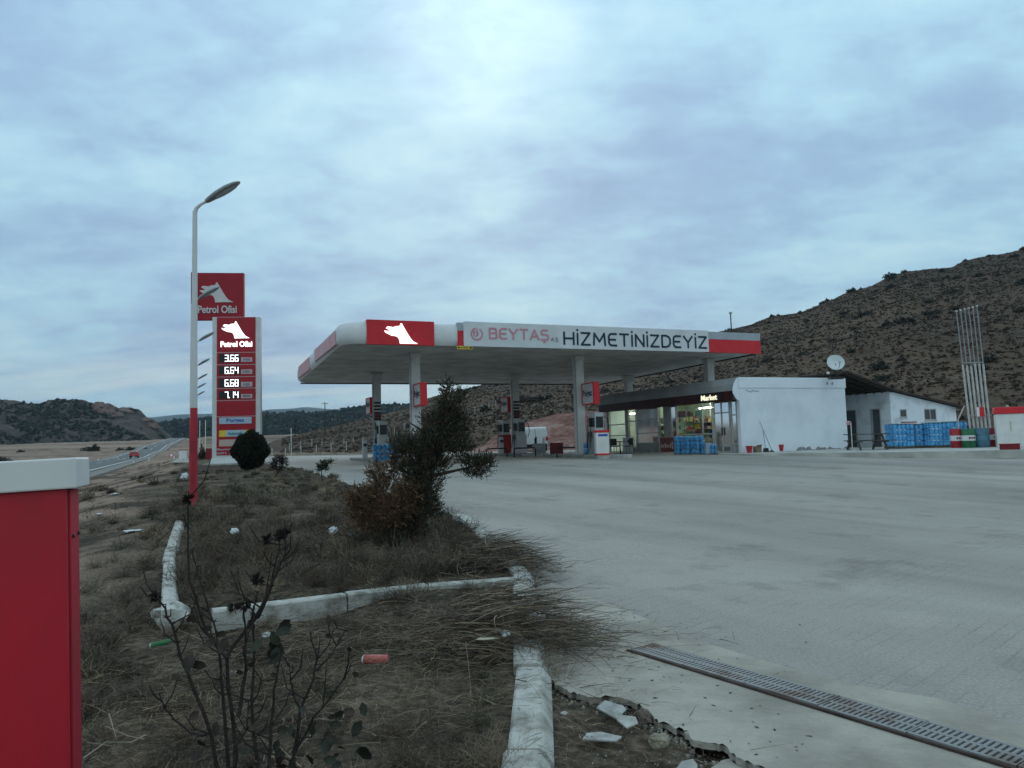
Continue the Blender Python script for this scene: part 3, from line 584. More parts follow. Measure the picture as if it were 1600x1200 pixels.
# high sign behind the totem
D2 = 43.5; q = at(299, 500, D2); q1 = at(377, 500, D2); zt = at(338, 425, D2).z
hs = thing('pole_sign', (q.x, q.y, 0), 'square red sign with a white dog head emblem above the totem', 'sign', .14)
wS = (q1.x-q.x)/math.cos(.14)
m = MB(); m.box(0, wS, 0, .35, q.z, zt); m.build('sign_box', M('sign_red_dull', (.3, .008, .02), .45, .08, 1.5), hs, bevel=.02)
m = MB(); m.box(-.03, .12, -.02, .37, q.z-.02, zt+.02); m.build('edge_trim', dark_red, hs)
MB().tube([(wS*.62, .17, -.1), (wS*.62, .17, q.z)], .16, 16).build('post', tot_w, hs, 1)
soft_w = M('unlit_white', (.6, .56, .56), .5, .05, 4); zz = lambda py: at(338, py, D2).z; pm_ = D2/F
dog((12*pm_, -.03, zz(471.5)), RX, UZ, 52*pm_, zz(440)-zz(471.5), soft_w, hs)
text('brand_lettering', 'Petrol Ofisi', (10*pm_, -.03, zz(488.5)), RX, UZ, 59*pm_, zz(476.5)-zz(488.5), soft_w, hs, .02)

# ------------------------------------------------------------------ canopy
cs, ct_, cw_, cdp, uz = 5.05, 30.82, 21.95, 17.1, 5.2
can = thing('canopy', W(cs, ct_), 'large white petrol station canopy on six columns', 'canopy', TH)
zu = lambda y: uz - .0161*y - .0016*0
soff = M('soffit', (.52, .51, .49), .6, .08, .8, .15, c2=(.36, .355, .34), stops=(.35, .6), bscale=3); fas = M('fascia_white', (.64, .66, .67), .45, .06, 1.2)
fgrey = M('fascia_grey', (.34, .38, .42), .5, .05, 2); pink = M('faded_red_panel', (.55, .2, .24), .6, .2, 1.5, c2=(.5, .42, .44), stops=(.35, .65)); cred = M('canopy_red', (.58, .02, .03), .45, .07, 2)
# roof body with a bullnosed rim that follows a rounded outline
def outline(inset, r=.9, rr=.15, n=8):
    pts = []; x0_, x1_, y0_, y1_ = inset, cw_-inset, inset, cdp-inset
    for cx, cy, a0_, rad in ((x0_+r, y0_+r, 180, r), (x1_-rr, y0_+rr, 270, rr), (x1_-rr, y1_-rr, 0, rr), (x0_+r, y1_-r, 90, r)):
        pts += [(cx + rad*math.cos(math.radians(a0_+90*k/n)), cy + rad*math.sin(math.radians(a0_+90*k/n))) for k in range(n+1)]
    return pts
HF = 1.02; m = MB(); rings = []
for ins, z_ in ((.14, 0), (.05, .1), (.0, .3), (.0, .6), (.07, .85), (.2, .97), (.42, 1.0), (.5, .98)):
    rings.append([(x, y, zu(y) + z_*HF) for x, y in outline(ins)])
n = len(rings[0]); m.add([p for r_ in rings for p in r_], [(i*n+j, i*n+(j+1) % n, (i+1)*n+(j+1) % n, (i+1)*n+j) for i in range(len(rings)-1) for j in range(n)])
m.build('fascia', fas, can, 1)
m = MB(); o_ = outline(.5); m.add([(x, y, zu(y)+.95) for x, y in o_] , [tuple(range(n))]); m.build('roof_sheet', grey_metal, can)
o_ = outline(.14); m = MB(); m.add([(x, y, zu(y)+.0) for x, y in o_] + [(x, y, zu(y)+.05) for x, y in o_], [tuple(range(n)), tuple(range(n, 2*n))]); 
for k in range(1, 57):      # narrow joints between soffit boards
    yy = k*.3; 
    if yy < cdp-.3: m.box(.35, cw_-.35, yy-.006, yy+.006, zu(yy)-.006, zu(yy)+.002)
m.build('soffit', soff, can)
m = MB(); m.box(.3, cw_-.2, cdp-.06, cdp+.05, zu(cdp)-.07, zu(cdp)+.02); m.box(cw_-.16, cw_-.04, .2, cdp, zu(cdp)-.03, zu(cdp)+.03) if False else None
for a_, b_ in [((cw_-.1, .3), (cw_-.1, cdp))]:
    m.add([(cw_-.18, .3, zu(.3)-.07), (cw_-.02, .3, zu(.3)-.07), (cw_-.02, cdp, zu(cdp)-.07), (cw_-.18, cdp, zu(cdp)-.07), (cw_-.18, .3, zu(.3)+.01), (cw_-.02, .3, zu(.3)+.01), (cw_-.02, cdp, zu(cdp)+.01), (cw_-.18, cdp, zu(cdp)+.01)],
          [(0, 1, 2, 3), (4, 5, 6, 7), (0, 1, 5, 4), (1, 2, 6, 5), (2, 3, 7, 6), (3, 0, 4, 7)])
m.build('gutter', dark_metal, can)
fx = lambda px: onT(px, ct_, 525) - cs
def FP(name, pa, pb, z0, z1, mat, y=-.03, d=.05, par=can):
    m = MB(); m.box(fx(pa), fx(pb), y, y+d, z0, z1); return m.build(name, mat, par)
rp = FP('red_front_panel', 573, 678, uz-.03, uz+HF+.0, cred, -.06, .3)
dog((fx(600), -.08, uz+.02), RX, UZ, fx(652)-fx(600), HF*.86, M('emblem_lit', (1, 1, 1), .5, 0, emit=1.8), rp)
FP('grey_stripe', 715, 723.5, uz+HF*.66, uz+HF+.01, fgrey, -.05, .3); FP('red_stripe', 715, 723.5, uz, uz+HF*.655, cred, -.05, .3)
FP('grey_stripe', 1105, 1186.5, uz+HF*.64, uz+HF+.02, fgrey, -.05, .3)
rs = FP('red_stripe', 1105, 1186.5, uz-.03, uz+HF*.635, cred, -.05, .3)
m = MB(); m.box(cw_-.35, cw_+.03, -.048, .25, uz-.028, uz+HF*.63); m.build('red_end_cap', cred, can)
m = MB()    # faded panels on the left side of the canopy
m.box(-.05, .05, 1.1, 7.8, uz+.12-.06, uz+.72-.06); m.build('faded_side_panel', pink, can)
m = MB(); m.box(-.045, .05, 10.2, 15.2, uz+.08-.2, uz+.75-.2); m.build('faded_side_panel', pink, can)
ban = FP('banner', 723.5, 1105, uz-.02, uz+HF+.06, M('banner_vinyl', (.6, .63, .66), .55, .06, .8, .1, bscale=3), -.09, .02); tag(ban, None)
bx = lambda px: fx(px)
vp = M('faded_pink_print', (.56, .26, .3), .6, .08, 3); ink = M('navy_print', (.012, .03, .05), .55, .05, 3)
strokes('banner_lettering', 'BEYTAŞ', (bx(764), -.1, uz+.36), RX, UZ, bx(855)-bx(764), .44, vp, ban, .2, .26)
text('banner_lettering', 'A.Ş.', (bx(859), -.1, uz+.26), RX, UZ, bx(872)-bx(859), .22, M('grey_print', (.16, .19, .22), .6, 0), ban, .0, .006)
strokes('banner_lettering', 'HİZMETİNİZDEYİZ', (bx(880), -.1, uz+.18), RX, UZ, bx(1101)-bx(880), .56, ink, ban, .17, .3)
m = MB(); c_ = Vector((bx(744), -.1, uz+.53)); R0 = .3
def ring(m, c, r0, r1, a0, a1, n=20):
    pts = [(c.x+r1*math.cos(math.radians(a0+(a1-a0)*k/n)), c.z+r1*math.sin(math.radians(a0+(a1-a0)*k/n))) for k in range(n+1)] + [(c.x+r0*math.cos(math.radians(a1-(a1-a0)*k/n)), c.z+r0*math.sin(math.radians(a1-(a1-a0)*k/n))) for k in range(n+1)]
    vs = [(x, c.y, z) for x, z in pts] + [(x, c.y+.006, z) for x, z in pts]; k = len(pts)
    m.add(vs, [(i, i+1, k-2-i, k-1-i) for i in range(n)])
ring(m, c_, .22, .3, 100, 430 - 10); ring(m, c_ + Vector((-.04, 0, 0)), .07, .13, 0, 359)
m.box(c_.x-.02, c_.x+.05, c_.y, c_.y+.006, c_.z-.05, c_.z+.25); m.box(c_.x-.17, c_.x-.11, c_.y, c_.y+.006, c_.z-.0, c_.z+.22)
m.build('banner_emblem', vp, ban)
st_ = FP('yellow_sticker', 713, 737, uz-.16, uz-.015, yel, -.07, .01)
text('sticker_lettering', 'SATILIK', (fx(719), -.075, uz-.125), RX, UZ, fx(731)-fx(719), .07, black, st_, .02, .004); m = MB(); m.box(fx(714), fx(717.5), -.075, -.07, uz-.13, uz-.05); m.box(fx(732.5), fx(736), -.075, -.07, uz-.13, uz-.05); m.build('sticker_mark', black, st_)
# columns
KS, KT = (8.9, 17.5, 25.66), (33.43, 41.96)
colw = M('column_white', (.56, .56, .55), .55, .08, 1.5); stripe = M('stripe_black', (.03, .03, .035), .5, .05, 3); poster = M('poster_olive', (.2, .19, .13), .6, .25, 14)
for i_, a in enumerate(KS):
    for j_, b in enumerate(KT):
        x, y = a-cs, b-ct_; top = zu(y)
        m = MB(); m.box(x-.22, x+.22, y-.2, y+.2, -.02, top+.02); c = m.build('column', colw, can, bevel=.02)
        m = MB(); m.box(x-.32, x+.32, y-.3, y+.3, top-.42, top-.05) if j_ else m.box(x-.27, x+.27, y-.25, y+.25, top-.22, top-.02); m.build('capital', colw, c, bevel=.015)
        if i_ < 2:
            MB().tube([(x-.26, y-.17, .2), (x-.26, y-.17, top)], .035, 8).build('drain_pipe', grey_metal, c, 1)
        if j_ and i_ < 2:
            m = MB()
            for q_ in range(6): m.box(x-.2, x+.2, y-.215, y-.2, 3.35-q_*.19-.12, 3.35-q_*.19)
            m.build('stripe', stripe, c)
            m = MB()
            for q_ in (3, 4): m.box(x-.2, x+.2, y-.216, y-.2, 3.35-q_*.19-.185, 3.35-q_*.19-.125)
            m.build('red_line', dark_red, c)
            m = MB(); m.box(x-.19, x+.19, y-.222, y-.2, 1.75, 2.2); m.build('poster', poster, c)

# antenna on the canopy
e = at(1143, 521, 43); an = thing('roof_antenna', (e.x, e.y, 0), 'thin black mast with a small cap on top of the canopy', 'antenna')
MB().tube([(0, 0, 5.9), (0, 0, at(1143, 489, 43).z)], .035, 8).build('mast', black, an); MB().lathe([(.0, -.05), (.1, -.04), (.1, .04), (.0, .06)], (0, 0, at(1143, 489, 43).z), 10).build('cap', grey_metal, an)

# ------------------------------------------------------------------ gas signs on the columns
GS = 'gas sign boxes fixed beside the columns'
def gas_sign(s, t, ln, z0, z1, label):
    o = thing('gas_sign', W(s, t, 0), label, 'sign', TH, GS)
    m = MB(); m.box(-.13, .13, .06, ln-.06, z0+.05, z1-.05); m.build('sign_face', M('sign_face_white', (.5, .53, .54), .4, .05, 2), o)
    m = MB(); m.box(-.15, .15, 0, .13, z0, z1); m.box(-.15, .15, ln-.06, ln, z0, z1); m.box(-.145, .145, .06, ln, z0, z0+.06); m.box(-.145, .145, .06, ln, z1-.06, z1); m.build('red_frame', cred, o, bevel=.01)
    for sx in (-1, 1):
        text('sign_lettering', 'Po/gaz', (.0+sx*.135, (ln-.12 if sx < 0 else .2), z0+.33), (0, -1, 0) if sx < 0 else (0, 1, 0), UZ, ln-.36, .42, M('navy_ink', (.02, .03, .07), .5, 0), o, .02, .006)
    m = MB(); m.box(-.04, .04, ln, ln+.14, z0+.2, z0+.28); m.box(-.04, .04, ln, ln+.14, z1-.28, z1-.2); m.build('bracket', grey_metal, o); return o
gas_sign(17.66, 31.85, 1.3, 2.62, 3.72, 'gas sign box with red end on the column nearest the shop')
gas_sign(8.9, 31.9, 1.3, 2.62, 3.66, 'gas sign box with red end above the juniper tree')
for s_, lb in ((8.75, 'gas sign box at the back of the left pump column'), (17.35, 'gas sign box at the back of the middle pump column')): gas_sign(s_, 42.4, 1.3, 2.7, 3.66, lb)

# ------------------------------------------------------------------ islands, pumps, fittings
def island(s, t0_, t1_, label):
    o = thing('pump_island', W(s, t0_, 0), label, 'kerb island', TH, 'kerbed concrete islands under the canopy')
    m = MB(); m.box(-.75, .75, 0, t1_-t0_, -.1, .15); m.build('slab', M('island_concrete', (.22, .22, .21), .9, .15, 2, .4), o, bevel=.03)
    m = MB(); m.box(-.77, .77, -.02, .25, -.1, .155); m.build('nosing', concrete, o, bevel=.03); return o
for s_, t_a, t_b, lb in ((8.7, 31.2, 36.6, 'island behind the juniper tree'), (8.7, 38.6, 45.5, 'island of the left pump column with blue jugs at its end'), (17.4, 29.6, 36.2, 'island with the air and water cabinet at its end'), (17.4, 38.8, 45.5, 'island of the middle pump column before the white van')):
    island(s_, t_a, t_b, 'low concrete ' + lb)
pump_w = M('pump_white', (.42, .44, .45), .45, .08, 2); screen = M('pump_screen', (.015, .02, .025), .2, .05, 3); pump_red = M('pump_red', (.3, .02, .03), .5, .1, 3)
GP = 'fuel dispensers on the islands'
def make_pump(body, label, s, t, z=.15, h=2.05):
    o = thing('fuel_pump', W(s, t, z), label, 'fuel pump', TH, GP)
    m = MB(); m.box(-.3, .3, -.42, .42, 0, 1.15); m.build('cabinet', body, o, bevel=.03)
    m = MB(); m.box(-.24, .24, -.36, .36, 1.15, h); m.build('head', pump_w, o, bevel=.03)
    for sx in (-1, 1):
        m = MB(); m.box(*sorted((sx*.245, sx*.225)), -.3, .3, 1.35, 1.8); m.build('display', screen, o)
        for yy in (-.15, .15):
            n_ = MB().tube([(sx*.33, yy, .85), (sx*.36, yy, 1.02), (sx*.33, yy, 1.12)], .03, 8).build('nozzle', black, o, 1)
            MB().tube([(sx*.36, yy, .86), (sx*.42, yy+.05, .45), (sx*.4, yy+.1, .3), (sx*.35, yy+.16, .7), (sx*.27, yy+.2, 1.5), (sx*.25, yy+.2, 1.9)], .016, 6).build('hose', black, n_, 1)
    m = MB(); m.box(-.2, .2, -.365, -.355, 1.3, 1.85); m.build('front_display', screen, o)
    MB().tube([(.22, -.38, 1.85), (.4, -.44, 1.75), (.46, -.46, 1.3), (.36, -.44, .95)], .022, 8).build('hose', black, o, 1)
    return o
make_pump(pump_w, 'white fuel pump before the left pump column', 8.95, 40.9); make_pump(pump_w, 'white fuel pump before the middle pump column', 17.25, 40.8)
make_pump(pump_red, 'dark red fuel pump behind the middle pump column', 17.4, 43.6); make_pump(M('pump_grey', (.26, .28, .3), .5, .1, 3), 'grey fuel pump with black hoses beside the air cabinet', 17.75, 32.2)
def bollard(px, D, label):
    p = at(px, 700, D); o = thing('card_post', (p.x, p.y, .15), label, 'post', TH, 'white posts with black readers')
    m = MB(); m.box(-.14, .14, -.12, .12, 0, 1.0, .02, .02); m.build('post', pump_w, o, bevel=.03); m = MB(); m.box(-.09, .09, -.14, -.1, .68, .84); m.build('reader', black, o)
bollard(570, 41, 'white post with a black reader left of the left pump column'); bollard(783, 44, 'white post with a black reader left of the dark red pump')
# hoop guards
hoop = MB().tube([(-.6, 0, 0), (-.6, 0, .42), (-.55, 0, .5), (.55, 0, .5), (.6, 0, .42), (.6, 0, 0)], .04, 8)
hm = None
for px, D, lb in ((776, 42.5, 'left of the middle pump column'), (820, 41.2, 'right of the middle pump column'), (888, 38.0, 'left of the column with the gas sign')):
    p = at(px, 705, D)
    if hm is None: hm = hoop.build('hoop_guard', black, None, 1); o = hm
    else: o = hm.copy(); col.objects.link(o)
    o.location = (p.x, p.y, .0); o.rotation_euler.z = .12; tag(o, 'black steel hoop guard ' + lb, 'barrier', 'black hoop guards at the pump islands')
# air and water cabinet
p = at(941, 712, 33.6); ab = thing('air_cabinet', (p.x, p.y, .0), 'white air and water cabinet with red top and blue label', 'cabinet', .1)
m = MB(); m.box(-.3, .3, -.2, .2, .22, 1.2); m.build('body', white_metal, ab, bevel=.02); m = MB(); m.box(-.33, .33, -.23, .23, 1.2, 1.3); m.box(-.31, .31, -.21, .21, .17, .25); m.build('red_trim', cred, ab, bevel=.01)
m = MB(); m.box(-.2, .24, -.205, -.195, 1.02, 1.12); m.build('label_plate', M('label_blue', (.02, .08, .35), .4, .1, 5), ab); m = MB(); m.box(-.28, .28, -.19, .19, 0, .18); m.build('base', concrete, ab)
# metal cabinets near the van
for px0, px1, py0, D, mt, lb, nm in ((832, 853, 693, 44, grey_metal, 'grey steel bin with bottles on top in front of the white van', 'steel_bin'), (860, 880, 692, 43, M('maroon', (.14, .015, .02), .5, .2, 4), 'dark red steel bin behind the gas sign column', 'steel_bin')):
    a, b = at(px0, 700, D), at(px1, 700, D); zt_ = at(px0, py0, D).z; o = thing(nm, (a.x, a.y, 0), lb, 'bin', 0)
    w_ = b.x-a.x; m = MB(); m.box(0, w_, 0, .6, .06, zt_-.06); m.build('body', mt, o, bevel=.02); m = MB(); m.box(-.02, w_+.02, -.02, .62, zt_-.06, zt_); m.build('rim', mt, o, bevel=.01)
    m = MB(); [m.box(w_*k-.03, w_*k+.03, -.012, 0, .12, zt_-.12) for k in (.2, .5, .8)]; m.build('rib', mt, o)
    m = MB(); [m.box(xx, xx+.08, yy, yy+.08, -.0, .06) for xx in (.02, w_-.1) for yy in (.05, .45)]; m.build('foot', black, o)
for px, py, D, c_, lb in ((837, 688, 44.2, black, 'dark bottle standing on the grey steel bin'), (849.5, 690, 44.2, white_paint, 'white bottle standing on the grey steel bin')):
    p = at(px, 693.2, D); o = MB().lathe([(.07, 0), (.075, .04), (.075, .25), (.03, .33), (.03, .4)], n=12).build('bottle', c_, None, 1, loc=(p.x, p.y, at(832, 693, 44).z)); tag(o, lb, 'bottle')
# blue jug stacks
def jug_stack(p, rz, nx, ny, nz, label, group, d=(.26, .26, .3), name='jug_stack', wrap=True):
    o = thing(name, p, label, 'water jugs', rz, group)
    R = random.Random(int(p[0]*31)); jm = M('jug_blue', (.07, .27, .52), .3, .25, 5, .2); cm = M('jug_cap', (.3, .5, .7), .4, .1, 4)
    pal = MB(); pal.box(0, nx*d[0], 0, ny*d[1], 0, .04); pal.build('pallet', M('pallet_wood', (.12, .09, .06), .9, .2, 8), o)
    jg = MB(); cp = MB()
    for k in range(nz):
        for i in range(nx):
            for j in range(ny):
                if 0 < i < nx-1 and 0 < j < ny-1 and k < nz-1: continue
                cx, cy, z = (i+.5)*d[0]+R.uniform(-.008, .008), (j+.5)*d[1]+R.uniform(-.008, .008), .04+k*d[2]
                r = d[0]*.49
                jg.lathe([(r*.85, 0), (r, .03), (r, d[2]*.3), (r*.93, d[2]*.35), (r, d[2]*.4), (r, d[2]*.72), (r*.6, d[2]*.9), (r*.3, d[2]*.95)], (cx, cy, z), 10)
                if k == nz-1: cp.lathe([(r*.32, 0), (r*.32, .03), (r*.1, .035)], (cx, cy, z+d[2]*.93), 8)
    jg.build('jug', jm, o, 1)['kind'] = 'stuff' if False else 'thing'; cp.build('cap', cm, o, 1)
    return o
def fix(o):
    for c in o.children_recursive:
        if 'kind' in c: del c['kind']
    return o
GJ = 'stacks of blue water jugs'
p = at(582, 722, 38.6); fix(jug_stack((p.x, p.y, 0), .15, 3, 2, 3, 'blue water jugs stacked at the foot of the left pump column', GJ))
p = at(604, 722, 38.2); fix(jug_stack((p.x, p.y, 0), .2, 3, 2, 3, 'blue water jugs stacked just left of the juniper tree', GJ, (.21, .24, .3)))
p = at(914, 707, 36.6); fix(jug_stack((p.x, p.y, .15), .35, 2, 1, 2, 'small stack of blue jugs below the gas sign box', GJ, (.2, .24, .28)))
for a_, b_, c_, h_, lb in ((1057, 1072, 38.6, 4, 'blue jug stack right of the dark poster rack'), (1073, 1087, 38.3, 4, 'blue jug stack in the middle of the shop front'), (1088, 1103, 38.0, 4, 'blue jug stack left of the shop doors'), (1113, 1123, 37.5, 2, 'low blue jug stack beside the shop doors')):
    D = c_-2.2; p = at(a_, 708, D); n_ = 2; w_ = (at(b_, 708, D).x - p.x)
    fix(jug_stack((p.x, p.y, .03), .1, n_, 2, h_, lb, GJ, (w_/n_, .24, .21)))
p = at(1104, 708, 35.6); o = thing('ice_box', (p.x, p.y, .03), 'small pale blue chest between the blue jug stacks', 'box', .1); m = MB(); m.box(0, .26, 0, .3, 0, .48); m.build('body', M('pale_chest', (.3, .38, .5), .5, .1, 4), o, bevel=.02); m = MB(); m.box(-.01, .27, -.01, .31, .48, .53); m.build('lid', M('pale_chest', None), o)
# ------------------------------------------------------------------ shop
SS, SY, SLn, SWd, SZ, SB = 23.97, 28.97, 13.34, 6.9, 3.7, .03
shop = thing('shop_building', W(SS, SY), 'low white shop with glazed front and dark red awning', 'shop', TH)
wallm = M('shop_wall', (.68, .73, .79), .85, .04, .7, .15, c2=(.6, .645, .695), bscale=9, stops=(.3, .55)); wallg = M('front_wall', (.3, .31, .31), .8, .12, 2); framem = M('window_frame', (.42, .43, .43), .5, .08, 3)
stain = M('stain_dark', (.24, .25, .26), .9, .2, 5); intw = M('interior_wall', (.42, .5, .4), .8, .08, 1); shelfm = M('shelf', (.35, .36, .33), .6, .1, 3)
FY = lambda px: onS(px, SS) - SY
m = MB(); m.box(.0, SWd, 0, .25, -.1, SZ); m.box(SWd-.25, SWd, .25, SLn, -.1, SZ-.05); m.box(0.02, SWd-.25, SLn-.25, SLn, -.1, SZ-.05); m.build('wall', wallm, shop, bevel=.02)
m = MB(); m.box(-.02, SWd+.04, -.035, -.001, SZ-.5, SZ+.03); m.build('parapet_band', wallm, shop, bevel=.012)
m = MB(); m.box(.0, SWd-.25, .25, SLn-.25, SZ-.35, SZ-.1); m.build('roof', concrete, shop)
m = MB(); m.box(.3, SWd-.26, .26, SLn-.26, -.02, .05); m.build('interior_floor', concrete, shop)
m = MB(); m.box(3.6, 3.7, .26, SLn-.26, .05, SZ-.36); m.box(.3, 3.6, 9.5, 9.6, .05, SZ-.36); m.build('interior_wall', intw, shop)
m = MB(); m.box(.1, 3.6, .26, SLn-.26, 2.86, 2.9); m.build('interior_ceiling', intw, shop)
# front: sill walls, pillars, lintel
m = MB()
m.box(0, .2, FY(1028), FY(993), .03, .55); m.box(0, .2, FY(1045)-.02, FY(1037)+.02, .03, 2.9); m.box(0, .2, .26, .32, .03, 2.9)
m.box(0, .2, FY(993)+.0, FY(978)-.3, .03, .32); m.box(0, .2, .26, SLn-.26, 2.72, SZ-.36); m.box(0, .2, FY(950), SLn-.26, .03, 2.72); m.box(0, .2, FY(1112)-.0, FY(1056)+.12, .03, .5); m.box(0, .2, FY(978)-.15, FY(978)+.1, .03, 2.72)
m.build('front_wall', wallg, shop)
def window(pa, pb, z0, z1, hb=(), vb=(), nm='window'):
    ya, yb = FY(pb), FY(pa); fr = MB(); q = .045
    fr.box(.04, .12, ya, yb, z0, z0+q); fr.box(.04, .12, ya, yb, z1-q, z1); fr.box(.042, .118, ya, ya+q, z0+q, z1-q); fr.box(.042, .118, yb-q, yb, z0+q, z1-q)
    for z in hb: fr.box(.045, .115, ya+q, yb-q, z-.03, z+.03)
    for px in vb: y = FY(px); fr.box(.05, .11, y-.035, y+.035, z0+q, z1-q)
    f = fr.build(nm, framem, shop); g = MB(); g.add([(.08, ya+q, z0+q), (.08, yb-q, z0+q), (.08, yb-q, z1-q), (.08, ya+q, z1-q)], [(0, 1, 2, 3)]); g.build('glass', glassm, f); return f
window(950, 977.5, .4, 2.7, (1.05, 1.75)); window(980, 992.5, .35, 2.7, (1.9,)); window(993.5, 1027, .55, 2.7, (1.15, 1.95)); window(1029, 1036.5, .05, 2.7, (1.95,), nm='door')
window(1046, 1055.5, .5, 2.7, ()); window(1057, 1112, .5, 2.7, (1.0,), (1096,)); d = window(1114, 1139, .04, 2.7, (2.05,), (1126,), nm='door'); window(1141, 1153, .45, 2.7, (.95, 1.9))
m = MB(); m.box(-.03, .03, FY(1126)-.1, FY(1126)-.06, .9, 1.3); m.build('handle', dark_metal, d)
# window posters, shelves with goods
pr_ = M('poster_red', (.22, .02, .02), .5, .1, 4); pg = M('poster_green', (.35, .55, .45), .5, .15, 5); pw = M('poster_white', (.5, .55, .5), .5, .1, 5)
for nm, pa, pb, z0, z1, mt in (('poster', 1057, 1069, 1.95, 2.3, pr_), ('poster', 1070, 1082, 1.95, 2.3, M('poster_cream', (.5, .5, .4), .5, .1, 5)), ('poster', 1083, 1094, 1.95, 2.3, pg), ('blind', 1047, 1055, 1.7, 2.62, pw)):
    m = MB(); m.box(.13, .14, FY(pb), FY(pa), z0, z1); m.build(nm, mt, shop)
m = MB(); ring(m, Vector((0, 0, 0)), .07, .13, 0, 359); o = m.build('poster_ring', dark_red, shop); o.location = (.125, FY(1074), 2.13); o.rotation_euler.z = math.pi/2
goods = [M('goods_%s' % n, c, .5, .2, 20) for n, c in (('green', (.05, .3, .1)), ('white', (.6, .6, .55)), ('yellow', (.6, .45, .06)), ('red', (.45, .04, .03)), ('blue', (.05, .12, .35)), ('brown', (.2, .1, .05)))]
R = random.Random(5)
sh = MB(); [sh.box(1.0, 1.4, 2.4, 5.4, z-.02, z) for z in (.6, .95, 1.3, 1.65)]; sh.box(1.38, 1.42, 2.4, 5.4, .05, 2.0); [sh.box(.45, .75, a_, a_+1.2, z-.02, z) for a_ in (5.8, 7.3) for z in (.5, .9, 1.3, 1.7)]; sh.box(3.2, 3.58, .6, 9.3, .6, .62); sh.box(3.2, 3.58, .6, 9.3, 1.2, 1.22); sh.box(3.2, 3.58, .6, 9.3, 1.8, 1.82)
shf = sh.build('shelf', shelfm, shop); gm = MB()
for xx, ya, yb, zs in ((1.12, 2.5, 5.3, (.6, .95, 1.3, 1.65)), (.5, 5.85, 6.95, (.5, .9, 1.3, 1.7)), (.5, 7.35, 8.45, (.5, .9, 1.3, 1.7)), (3.3, .7, 9.2, (.62, 1.22, 1.82))):
    for z in zs:
        y = ya
        while y < yb:
            w_ = R.uniform(.07, .2); gm.m = R.randrange(6); gm.box(xx, xx+.15, y, y+w_, z+.002, z+R.uniform(.12, .3)); y += w_+.015
o = gm.build('shelf_goods', goods, shf); o['kind'] = 'stuff'
for ya, yb in ((2.7, 3.9), (10.3, 11.5)):
    m = MB(); m.box(.5, .62, ya, yb, 2.36, 2.42); m.build('ceiling_lamp_or_fill', M('tube_lit', (.95, 1, .85), .5, 0, emit=20), shop)
m = MB(); m.box(1.6, 1.7, 1.0, 9.2, 2.76, 2.8); m.box(1.6, 1.7, 9.8, 12.6, 2.76, 2.8); m.build('ceiling_lamp_or_fill', M('tube_lit', None), shop)  # unseen fill tubes added deeper in to brighten the shop interior
# awning: sloped upper face, dark red fascia band, curved end
awg = M('awning_grey', (.27, .28, .29), .6, .12, 1.2, .2); awr = M('awning_red', (.05, .009, .011), .55, .2, 1.5)
m = MB(); A = [(-.0, SZ+.02), (-.08, SZ+.02), (-.27, SZ-.3), (-.35, SZ-.6), (-.35, SZ-.66), (0, SZ-.66)]
m.prism([(x, z) for x, z in A], (0, .05, 0), (1, 0, 0), (0, 0, 1), (0, SLn-.1, 0)); aw = m.build('awning', awg, shop)
m = MB(); m.box(-.4, -.32, .1, SLn, SZ-1.12, SZ-.63); m.box(-.32, 0, .1, SLn, SZ-.72, SZ-.68); m.build('fascia_band', awr, aw)
m = MB(); m.prism([(0, SZ), (-.08, SZ), (-.28, SZ-.3), (-.37, SZ-.62), (-.34, SZ-.8), (-.2, SZ-1.0), (-.05, SZ-1.12), (0, SZ-1.12)], (0, -.0, 0), (1, 0, 0), (0, 0, 1), (0, .05, 0)); m.build('awning_end', wallm, aw)
m = MB(); m.box(-.41, -.401, .6, 2.9, SZ-1.08, SZ-.67); m.build('sign_field', M('sign_black', (.02, .012, .014), .5, .1, 3), aw)
text('market_lettering', 'Market', (-.42, 2.45, SZ-1.0), (0, -1, 0), UZ, 1.28, .28, M('market_lit', (1, .94, .7), .5, 0, emit=.8), aw, .008, .02)
m = MB(); m.box(.55, .6, -.045, -.036, 3.0, 3.05); 
R = random.Random(2); sm = MB()
for k in range(9): a = .42+k*.09; z = 3.02+R.uniform(-.03, .03); sm.add([(a, -.004, z), (a+.07, -.004, z-.02), (a+.06, -.004, z+.05), (a+.01, -.004, z+.05)], [(0, 1, 2, 3)])
sm.build('wall_mark', stain, shop)['kind'] = 'stuff'
for k in (5.65, 6.0):
    m = MB(); m.cbox((k, -.04, 3.38), (.09, .02, .12)); m.build('wall_socket', stain, shop)
# dirty patch where the plaster has come off along the foot of the wall
sm = MB(); R = random.Random(11)
for k in range(30):
    a = 3.5+R.uniform(0, 3.3); h_ = R.uniform(.02, .22)*(1-.5*abs(a-4.2)/3); w_ = R.uniform(.1, .3); y = -.003-.00025*k
    sm.add([(a-w_, y, .04), (a+w_, y, .04), (a+w_*.5, y, .04+h_), (a-w_*.4, y, .04+h_*.8)], [(0, 1, 2, 3)])
sm.build('damp_patch', M('damp_stain', (.3, .31, .31), .95, .3, 6), shop)['kind'] = 'stuff'

